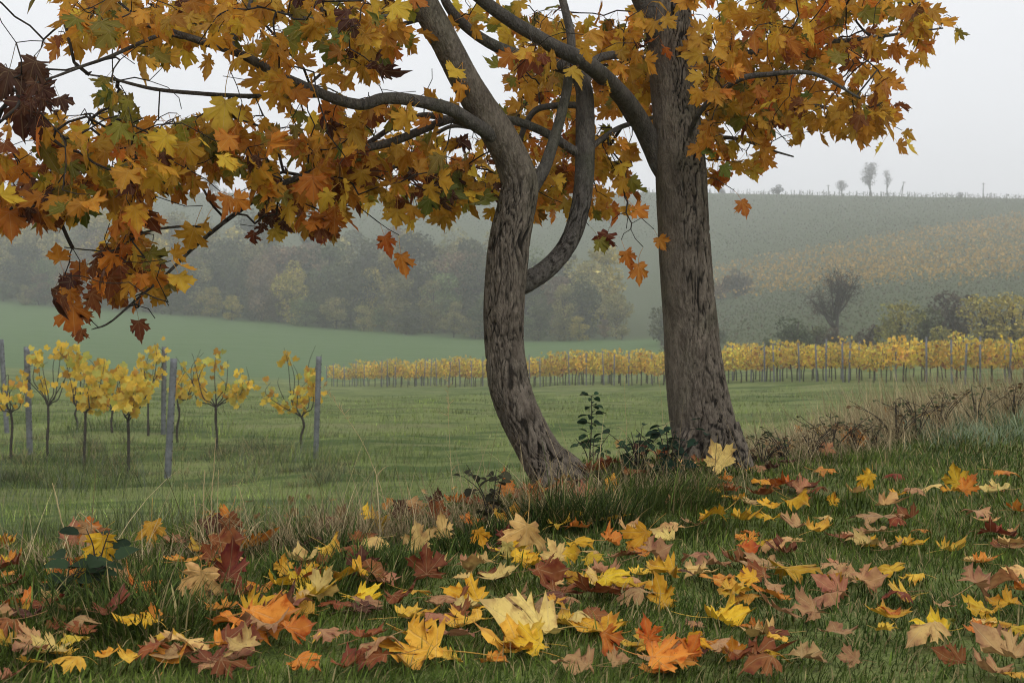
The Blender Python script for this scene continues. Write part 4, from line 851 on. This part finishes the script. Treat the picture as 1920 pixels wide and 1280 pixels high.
for m_ in VME: m_.materials.append(M['vleaf'])
YV = [(.72, .50, .06), (.68, .42, .045), (.64, .52, .10), (.46, .44, .08), (.55, .28, .04)]
def vine(bx, by, fx, fy, x0, y0, x1, y1, nleaf, label, ncane=8):
    p = hit(bx, by, 12); d = p[1]; root = empty('grape_vine', p); tag(root, label, 'vine', 'vines of the small near vineyard')
    fk = at(fx, fy, d)-p; Q = catmull(np.array([[0, 0, -.05], fk*.35+rng.normal(0, .015, 3), fk*.7+rng.normal(0, .02, 3), fk]), 16)
    obj('trunk', tube_mesh('trunk', tube(Q, np.linspace(.026, .021, 16)*np.exp(rng.normal(0, .12, 16)), 9)), M['vwood'], root)
    tips = []; nodes_ = []
    for k in range(ncane):
        u = (k+.5)/ncane+rng.normal(0, .12); tx = x0+(x1-x0)*np.clip(u, 0, 1); ty = y0+(y1-y0)*rng.uniform(-.05, .5)
        e = at(tx, ty, d+rng.normal(0, .25))-p; side = np.array([fk[0]+(e[0]-fk[0])*.55, e[1]*.5, fk[2]+(e[2]-fk[2])*rng.uniform(.12, .3)])
        Q = catmull(np.array([fk*.97, fk*.6+side*.4+np.array([0, 0, fk[2]*.0]), side, side*.35+e*.65+rng.normal(0, .10, 3), e]), 22)
        obj('cane', tube_mesh('cane', tube(Q, np.linspace(.012, .003, 22), 6)), M['vwood'], root); nodes_.append(Q)
    ctr = [nodes_[int(rng.integers(0, ncane))][int(rng.integers(5, 22))] for _ in range(max(6, nleaf//6))]
    for q in range(int(nleaf*1.45)):
        b = ctr[int(rng.integers(0, len(ctr)))]+rng.normal(0, .085, 3)*np.array([1, 1.2, 1])
        s_ = rng.uniform(.09, .165); a = rng.normal(0, 1, 3); Rm = frame(np.array([a[0], a[1]*.5, -1]), np.array([rng.normal(0, .7), -1, rng.normal(.3, .5)]))
        o = obj('leaf', VME[int(rng.integers(0, 6))], None, root); o.matrix_local = mat4(Rm, b, s_); c = np.array(YV[int(rng.choice(5, p=[.36, .28, .16, .12, .08]))])*math.exp(rng.normal(0, .15)); o.color = (*c, 1)
for a in [(240, 889, 240, 788, 205, 665, 278, 790, 105, 'yellow vine with dense foliage and a thin dark trunk before the leaning post'), (158, 881, 160, 772, 112, 665, 215, 775, 110, 'bushy yellow vine, fullest of the small vineyard'),
          (89, 857, 90, 760, 58, 650, 128, 760, 42, 'gnarled vine with sparse yellow leaves beside a steel post'), (20, 862, 20, 772, -12, 710, 48, 770, 24, 'nearly bare vine beside the outermost tilted post'),
          (211, 812, 211, 772, 190, 690, 232, 770, 34, 'small vine half hidden behind two fuller yellow vines'), (278, 818, 278, 744, 258, 645, 300, 745, 62, 'narrow upright yellow vine behind the leaning post'),
          (333, 830, 333, 756, 330, 655, 388, 745, 70, 'yellow vine growing right behind the leaning post'), (405, 848, 405, 761, 342, 655, 462, 765, 62, 'wide forked vine with two arms of yellow leaves'),
          (565, 842, 565, 780, 508, 650, 604, 782, 78, 'lone yellow vine growing against the end post'), (144, 806, 144, 765, 128, 660, 160, 765, 26, 'slight vine set back behind the bushy yellow vine')]: vine(*a)
# weeds under the vines
parts = []
for _ in range(110):
    px = rng.uniform(-60, 660); py = rng.normal(862, 26)
    if py < 800 or py > 930: continue
    p = hit(px, py, 12); n = int(rng.uniform(40, 190)); hh = .07+.16*rng.random()**2
    parts.append(tussock(p[0], p[1], rng.uniform(.15, .6), n, hh, (.05, .065, .03), (.15, .17, .08), .22)); v, t_, c = parts[-1]
    v = v.reshape(n, -1, 3); m_ = v.mean(1, keepdims=True); v[..., 0] = m_[..., 0]+(v[..., 0]-m_[..., 0])*1.5; parts[-1] = (v.reshape(-1, 3), t_, c)
blade_obj('weeds', parts, M['grass'], 'grey green weeds growing under the near vines', 'weeds')

# ------------------------------------------------------------------ yellow vineyard across the meadow
def far_vine_proto(seed):
    r = np.random.default_rng(seed); parts = [tube(catmull(np.array([[0, 0, -.1], [r.normal(0, .03), 0, .4], [r.normal(0, .05), 0, .8]]), 6), .03, 5)]
    for k in range(5):
        a = r.uniform(-.55, .55); parts.append(tube(catmull(np.array([[0, 0, .78], [a*.8, r.normal(0, .1), .95], [a*1.1, r.normal(0, .15), r.uniform(1.3, 1.9)]]), 6), .008, 4))
    wood = tube_mesh('vine_wood', join(parts)); n = 150
    V, T, Cc = [], [], []; o = 0
    for q in range(n):
        g = VG[int(r.integers(0, 6))]; Rm = frame(np.array([r.normal(), r.normal()*.5, -1]), np.array([r.normal(0, .7), -1, r.normal(.3, .5)])); s_ = r.uniform(.10, .17)
        z = .68+1.2*r.beta(1.3, 1.8); x = r.normal(0, .30); y = r.normal(0, .2)
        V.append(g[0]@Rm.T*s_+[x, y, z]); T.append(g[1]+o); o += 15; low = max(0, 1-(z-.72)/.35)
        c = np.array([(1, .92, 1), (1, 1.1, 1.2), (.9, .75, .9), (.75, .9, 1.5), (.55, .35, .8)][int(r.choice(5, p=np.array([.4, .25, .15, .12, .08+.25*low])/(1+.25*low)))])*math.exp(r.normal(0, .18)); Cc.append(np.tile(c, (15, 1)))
    return wood, npmesh('vine_foliage', np.vstack(V), np.vstack(T), col=np.vstack(Cc))
FV = [far_vine_proto(100+i) for i in range(7)]
ra, rb = np.array([-14.6, 114.]), np.array([26.5, 49.6])
dirv = (rb-ra)/np.linalg.norm(rb-ra); nrm_ = np.array([-dirv[1], dirv[0]]); nrm_ = nrm_ if nrm_[1] > 0 else -nrm_
Lr = np.linalg.norm(rb-ra); stake_me = None
vr = np.random.default_rng(5)
LB = ['yellow leaved vine in the front row of the long vineyard across the meadow', 'yellow vine in the second row of the long vineyard', 'yellow vine in the rear row of the long vineyard']
for row in range(3):
    u = vr.uniform(0, .5)
    while u < Lr:
        q = ra+dirv*u+nrm_*row*2.3; z = gz(q[0], q[1]); k = int(vr.integers(0, 7)); sc = vr.uniform(.8, 1.16)
        root = obj('grape_vine', FV[k][0], M['vwood']); root.location = (q[0], q[1], z); root.rotation_euler = (0, 0, math.atan2(dirv[1], dirv[0])+vr.normal(0, .3)); root.scale = (sc*1.1, sc, sc)
        tag(root, LB[row], 'vine', ['front row of the long vineyard', 'second row of the long vineyard', 'rear row of the long vineyard'][row])
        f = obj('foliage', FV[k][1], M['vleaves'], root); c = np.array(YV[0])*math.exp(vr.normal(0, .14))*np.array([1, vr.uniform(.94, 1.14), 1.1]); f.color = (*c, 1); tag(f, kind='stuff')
        if row == 0 and vr.random() < .62 or row == 1 and vr.random() < .2:
            h_ = vr.uniform(1.7, 2.05); b = q+dirv*vr.uniform(-.3, .3)-nrm_*.35
            post_loc = (b[0], b[1], gz(*b)); ww = .035
            if stake_me is None:
                prof = [(-1, -1), (1, -1), (1, 1), (.5, 1), (.5, -.4), (-.5, -.4), (-.5, 1), (-1, 1)]
                V = [(x*ww, y*ww, zz) for zz in (-.1, 1.0, 1.9) for x, y in prof]; Q4 = [(i*8+j, i*8+(j+1) % 8, i*8+8+(j+1) % 8, i*8+8+j) for i in (0, 1) for j in range(8)]
                stake_me = npmesh('far_stake', V, [(16, 17, 20), (16, 20, 21), (17, 18, 19), (17, 19, 20), (21, 22, 23), (21, 23, 16)], Q4)
            s_ = obj('vineyard_post', stake_me, M['steel']); s_.location = post_loc; s_.scale = (1, 1, h_/1.9); s_.rotation_euler = (vr.normal(0, .02), vr.normal(0, .03), 0)
            tag(s_, 'thin grey steel stake along the long yellow vineyard', 'post', 'stakes of the long vineyard')
        u += vr.uniform(.75, 1.1)*(1 if u > .35*Lr else 1.15)

# ------------------------------------------------------------------ far wood, bushes and crest trees
def far_tree_proto(seed, H=12., wdt=4.2, nl=9, ncard=2600, card=.36, low=.12, bare=False):
    r = np.random.default_rng(seed); parts = [tube(catmull(np.array([[0, 0, -1.5], [r.normal(0, .15), r.normal(0, .15), H*.3], [r.normal(0, .4), r.normal(0, .3), H*.8]]), 10), np.linspace(.24, .06, 10), 7)]
    lobes = []
    for k in range(nl):
        a = r.uniform(0, 6.28); zz = H*r.uniform(low+.12, .92); prof = math.sin(math.pi*min(1, max(.05, (zz/H-low)/(1.06-low)))**.75); rad = wdt*.62*prof*r.uniform(.3, 1)
        c = np.array([math.cos(a)*rad, math.sin(a)*rad, zz]); lobes.append((c, wdt*r.uniform(.28, .46)))
        st = np.array([0, 0, zz*r.uniform(.35, .7)]); parts.append(tube(catmull(np.array([st, st*.5+c*.5+[0, 0, -.3], c]), 7), np.linspace(.11, .03, 7), 5))
        if bare:
            for q in range(26):
                e = c+r.normal(0, 1, 3)*lobes[-1][1]*.55; b = st*.4+c*.6 if q % 2 else c; m_ = (b+e)/2+r.normal(0, .2, 3); parts.append(tube(catmull(np.array([b, m_, e]), 5), np.linspace(.022, .006, 5), 3))
    lobes.append((np.array([0, 0, H*.45]), wdt*.5))
    wood = tube_mesh('tree_wood', join(parts))
    P, Sx = [], []
    for c, rad in lobes:
        n = max(10, int(ncard*rad**2/sum(q[1]**2 for q in lobes))); v = r.normal(0, 1, (n, 3)); v /= np.linalg.norm(v, axis=1)[:, None]
        v *= (rad*r.uniform(.55, 1.12, n)**.6*(.8+.35*vn(v[:, 0]*2+seed, v[:, 1]*2, v[:, 2]*2, seed)))[:, None]; v[:, 2] *= .85; P.append(c+v)
    P = np.vstack(P); n = len(P); s_ = card*np.exp(r.normal(0, .35, n)); u = r.normal(0, 1, (n, 3)); u /= np.linalg.norm(u, axis=1)[:, None]; w2 = np.cross(u, r.normal(0, 1, (n, 3))); w2 /= np.linalg.norm(w2, axis=1)[:, None]
    V = np.stack([P-u*s_[:, None]*.6, P+w2*s_[:, None]*.45, P+u*s_[:, None]*.6, P-w2*s_[:, None]*.4], 1).reshape(-1, 3)
    cl = vn(P[:, 0]*.7+seed, P[:, 1]*.7, P[:, 2]*.7, seed+3); br = np.exp(r.normal(0, .3, n))*(.5+1.0*cl); cc = np.stack([br*(1+.25*(cl-.5)), br, br*.95], -1)
    return wood, npmesh('tree_crown', V, quads=np.arange(n*4).reshape(n, 4), col=np.repeat(cc, 4, 0))
FT = [far_tree_proto(200+i, H=15, wdt=4.6+.4*(i % 4), nl=17+i % 4, ncard=5200, card=.30, low=-.04) for i in range(7)]
SH = [far_tree_proto(300+i, H=4, wdt=2.4, nl=8, ncard=1500, card=.17, low=-.05) for i in range(4)]
BT = far_tree_proto(400, H=6.2, wdt=3.3, nl=15, ncard=900, card=.10, low=.42, bare=True)
BT2 = far_tree_proto(401, H=9, wdt=3.4, nl=13, ncard=1100, card=.2, low=.35, bare=True)
BT3 = far_tree_proto(402, H=9, wdt=2.2, nl=8, ncard=220, card=.16, low=.4, bare=True)
def put_tree(proto, x, y, sc, col, label, group=None, name='tree', cat='tree', sx=1):
    root = empty(name, (x, y, gz(x, y)-.05)); tag(root, label, cat, group); rz = rng.uniform(0, 6.28)
    for nm, me, mt in (('trunk', proto[0], M['fwood']), ('crown', proto[1], M['crown'])):
        o = obj(nm, me, mt, root); o.scale = (sc*sx, sc*sx, sc); o.rotation_euler = (0, 0, rz)
        if nm == 'crown': o.color = (*col, 1); tag(o, kind='stuff')
TK = {'olive': ((.22, .20, .075), 'olive brown leafy tree in the misty wood beyond the field'), 'dark': ((.085, .095, .045), 'dark grey green tree in the misty wood beyond the field'), 'brown': ((.19, .135, .08), 'dull brown half bare tree in the misty wood beyond the field'),
      'yell': ((.38, .32, .07), 'yellowish green tree in the misty wood beyond the field'), 'grn': ((.11, .145, .055), 'mid green tree in the misty wood beyond the field')}
fr = np.random.default_rng(9)
for row, (dd, n, h0, h1) in enumerate([(1, 34, .22, .42), (4, 27, .5, .85), (14, 24, .8, 1.05), (30, 22, .85, 1.15), (50, 18, .8, 1.05)]):
    for i in range(n):
        px = -160+(1360-0)*(i+fr.uniform(-.35, .35))/n; base_d = 252-max(0, px)*.055; d = base_d+dd+fr.uniform(-4, 5)
        if row == 4 and px > 900: continue
        k = str(fr.choice(['olive', 'dark', 'brown', 'yell', 'grn'], p=[.33, .25, .16, .12, .14])); sc = fr.uniform(h0, h1)*(.62 if px > 1130 else .85 if px > 1000 else 1)
        lb = TK[k][1].replace('tree in the misty wood beyond the field', ['low shrub at the foot of the misty wood', 'tree at the front edge of the misty wood', 'tree standing second deep in the misty wood', 'tall tree rising above the front of the misty wood', 'faint tree at the back of the misty wood'][row])
        put_tree(FT[int(fr.integers(0, 7))], (px-960)/F*d, d, sc, np.array(TK[k][0])*math.exp(fr.normal(0, .22)), lb, lb+' group', sx=fr.uniform(.95, 1.25)*(1.5 if row == 0 else 1))
def bush(px, d, sc, col, label, proto=None, sx=1.1, group=None, cat='bush'):
    put_tree(proto or SH[int(rng.integers(0, 4))], (px-960)/F*d, d, sc, col, label, group, 'bush' if cat == 'bush' else 'tree', cat, sx)
G1, G2, YG, YE, BR = (.05, .07, .03), (.075, .085, .035), (.25, .23, .055), (.36, .30, .07), (.085, .066, .05)
bush(1490, 104, .85, G1, 'dark green bush behind the long vineyard, left of the bare tree'); bush(1530, 108, .7, G2, 'olive bush at the foot of the bare tree')
bush(1565, 106, .55, BR, 'low brown scrub under the bare tree'); bush(1625, 106, .62, BR, 'low brownish bush right of the bare tree'); bush(1690, 104, .92, YG, 'yellow green bush behind the long vineyard')
bush(1735, 106, .8, G2, 'olive bush between the yellow green bush and the brown one'); bush(1790, 108, 1.05, BR, 'tall brown leafless bush among yellow shrubs'); bush(1770, 102, .6, YG, 'low yellowish shrub before the brown leafless bush')
bush(1850, 104, 1.0, YE, 'bright yellow bush behind the long vineyard'); bush(1900, 103, 1.05, YE, 'wide yellow bush at the end of the bush row'); bush(1960, 104, 1.0, YG, 'yellow green bush past the wide yellow bush')
bush(1440, 108, .5, G1, 'low dark shrub at the end of the bush row'); bush(1240, 168, 1.2, G2, 'olive bush behind the straight trunk'); bush(1350, 150, .5, G1, 'small dark shrub on the valley floor')
put_tree(BT, (1565-960)/F*112, 112, 1.0, BR, 'nearly bare dark tree rising above the bush row')
bush(1350, 232, 1.25, (.16, .10, .04), 'orange brown bush on the far vineyard slope', sx=1); bush(1378, 230, 1.3, (.09, .08, .05), 'dull grey bush on the far vineyard slope', sx=1); bush(1400, 234, .9, (.10, .08, .045), 'small brown bush on the far vineyard slope', sx=1)
def on_crest(px): return (px-960)/F*428, 428
for px, pr, sc, lb, sx in [(1631, BT2, 1.12, 'tall clumpy tree on the misty hill crest', 1), (1664, BT3, .95, 'thin bare tree beside the tall one on the crest', 1), (1578, BT2, .52, 'low round tree on the misty hill crest', 1.3), (1460, SH[1], .85, 'faint bush on the misty hill crest', 1.4), (1352, SH[2], .6, 'small faint shrub on the crest by the straight trunk', 1.2), (395, FT[2], .5, 'faint round tree on the crest behind the maple leaves', 1.3), (30, FT[4], .5, 'dark tree on the crest at the end of the ridge', 1.4), (1800, SH[0], .45, 'dark shrub on the misty hill crest', 1.2)]:
    x, y = on_crest(px); put_tree(pr, x, y, sc, (.06, .06, .045), lb, sx=sx)
for px, tl, lb in [(1690, 4, 'leaning wooden pole on the hill crest beside the thin tree'), (1843, 1, 'upright wooden pole alone on the hill crest'), (1554, -1, 'short wooden pole on the crest beside the low round tree')]:
    x, y = on_crest(px); z = gz(x, y); hgt = 4.6 if tl > 0 else 3.2
    root = empty('utility_pole', (x, y, z)); tag(root, lb, 'pole')
    obj('mast', tube_mesh('mast', tube(catmull(np.array([[0, 0, -.5], [tl*.1, 0, hgt*.5], [tl*.2, 0, hgt]]), 6), np.linspace(.16, .11, 6), 8)), M['fwood'], root)
    obj('crossarm', tube_mesh('crossarm', tube(catmull(np.array([[tl*.19-.6, 0, hgt-.3], [tl*.19+.6, 0, hgt-.3]]), 3), .06, 6)), M['fwood'], root)
    if tl == 4: obj('brace', tube_mesh('brace', tube(catmull(np.array([[-.9, 0, -.3], [tl*.19, 0, hgt*.9]]), 4), .09, 6)), M['fwood'], root)
# vineyard rows on the far slope, too far to tell vine from vine
V, Cc = [], []
def rows(yr, x0, x1, step, hgt, size, colf, jx):
    n = int((x1-x0)/step); 
    if n < 1: return
    x = x0+np.arange(n)*step+rng.normal(0, jx, n); y = yr+rng.normal(0, .25, n); k = rng.random(n) < .85; x, y = x[k], y[k]; n = len(x)
    z = ground(x, y)+hgt*rng.uniform(.0 if yr > 395 else .3, 1, n); P = np.stack([x, y, z], -1); s_ = size*np.exp(rng.normal(0, .3, n))[:, None]; cc = colf(P); s_ = s_*np.where(cc[:, :1] > .25, 1.7, 1)
    u = rng.normal(0, 1, (n, 3)); u[:, 1] *= .4; u /= np.linalg.norm(u, axis=1)[:, None]; w2 = np.cross(u, np.array([0, 1, .2])+rng.normal(0, .4, (n, 3))); w2 /= np.linalg.norm(w2, axis=1)[:, None]
    V.append(np.stack([P-u*s_, P+w2*s_*.8, P+u*s_, P-w2*s_*.8], 1).reshape(-1, 3)); Cc.append(np.repeat(cc, 4, 0))
def hillcol(P):
    px = 960+P[:, 0]/P[:, 1]*F; py = HZ+(EYE-P[:, 2])/P[:, 1]*F; n = len(P)
    yu = np.interp(px, [1230, 1340, 1600, 1920], [520, 500, 452, 400]); yl = np.interp(px, [1230, 1340, 1600, 1920], [560, 556, 535, 515]); 
    t_ = sstep(-12, 6, py-yu)*sstep(10, -25, py-yl)*(px > 1280); t_ = t_*np.interp(px, [1300, 1480, 1920], [1, .8, .7])*sstep(.25, .55, fbm(P[:, 0]*.09, P[:, 1]*.09, 0, 66)+.2)
    g = np.array((.10, .12, .06))*np.exp(rng.normal(0, .2, (n, 1))); yv = np.array((.42, .27, .075))*np.exp(rng.normal(0, .18, (n, 1)))
    br = np.array((.10, .075, .045)); g = np.where((rng.random(n) < .25)[:, None], br, g)
    return np.where((rng.random(n) < t_*1.0)[:, None], yv, g)
yr = 116.
while yr < 412:
    rows(yr, (1240-960)/F*yr if yr < 330 else -200/F*yr*5, (2160-960)/F*yr, .2 if yr < 250 else .26 if yr < 330 else .4, 1.5, .085+.00025*(yr-116), hillcol, .12); yr += 2.3 if yr < 220 else 3.0
for k in range(700):       # stakes and vine stocks along the crest
    x = rng.uniform(-190, 215); y = rng.uniform(420, 432); z = gz(x, y); w2 = rng.uniform(.05, .13); hh = rng.uniform(.7, 1.7); lx = rng.normal(0, .1)
    V.append(np.array([(x-w2, y, z-.3), (x+w2, y, z-.3), (x+w2*.7+lx, y, z+hh), (x-w2*.7+lx, y, z+hh)])); Cc.append(np.tile((.055, .06, .045), (4, 1)))
V = np.vstack(V); tag(obj('hillside_vineyard', npmesh('hillside_vineyard', V, quads=np.arange(len(V)).reshape(-1, 4), col=np.vstack(Cc)), M['grass']), 'misty vineyard rows covering the far hillside', 'vineyard', kind='stuff')

# ------------------------------------------------------------------ mist
zb = -12.0; zt = 50.0; W_ = 540.0
hv = [(x, y, z) for z in (zb, zt) for x, y in ((-W_, -W_), (W_, -W_), (W_, W_), (-W_, W_))]
hz = npmesh('haze', hv, quads=[(0, 3, 2, 1), (4, 5, 6, 7), (0, 1, 5, 4), (1, 2, 6, 5), (2, 3, 7, 6), (3, 0, 4, 7)])
m, t, out = nodes('haze'); pv = nd(t, 'ShaderNodeVolumePrincipled'); pv.inputs['Color'].default_value = (.985, .99, .995, 1); pv.inputs['Density'].default_value = HAZE_DENSITY; pv.inputs['Anisotropy'].default_value = .7
t.links.new(pv.outputs[0], out.inputs['Volume']); tag(obj('haze', hz, m), 'pale autumn mist filling the valley', kind='stuff')
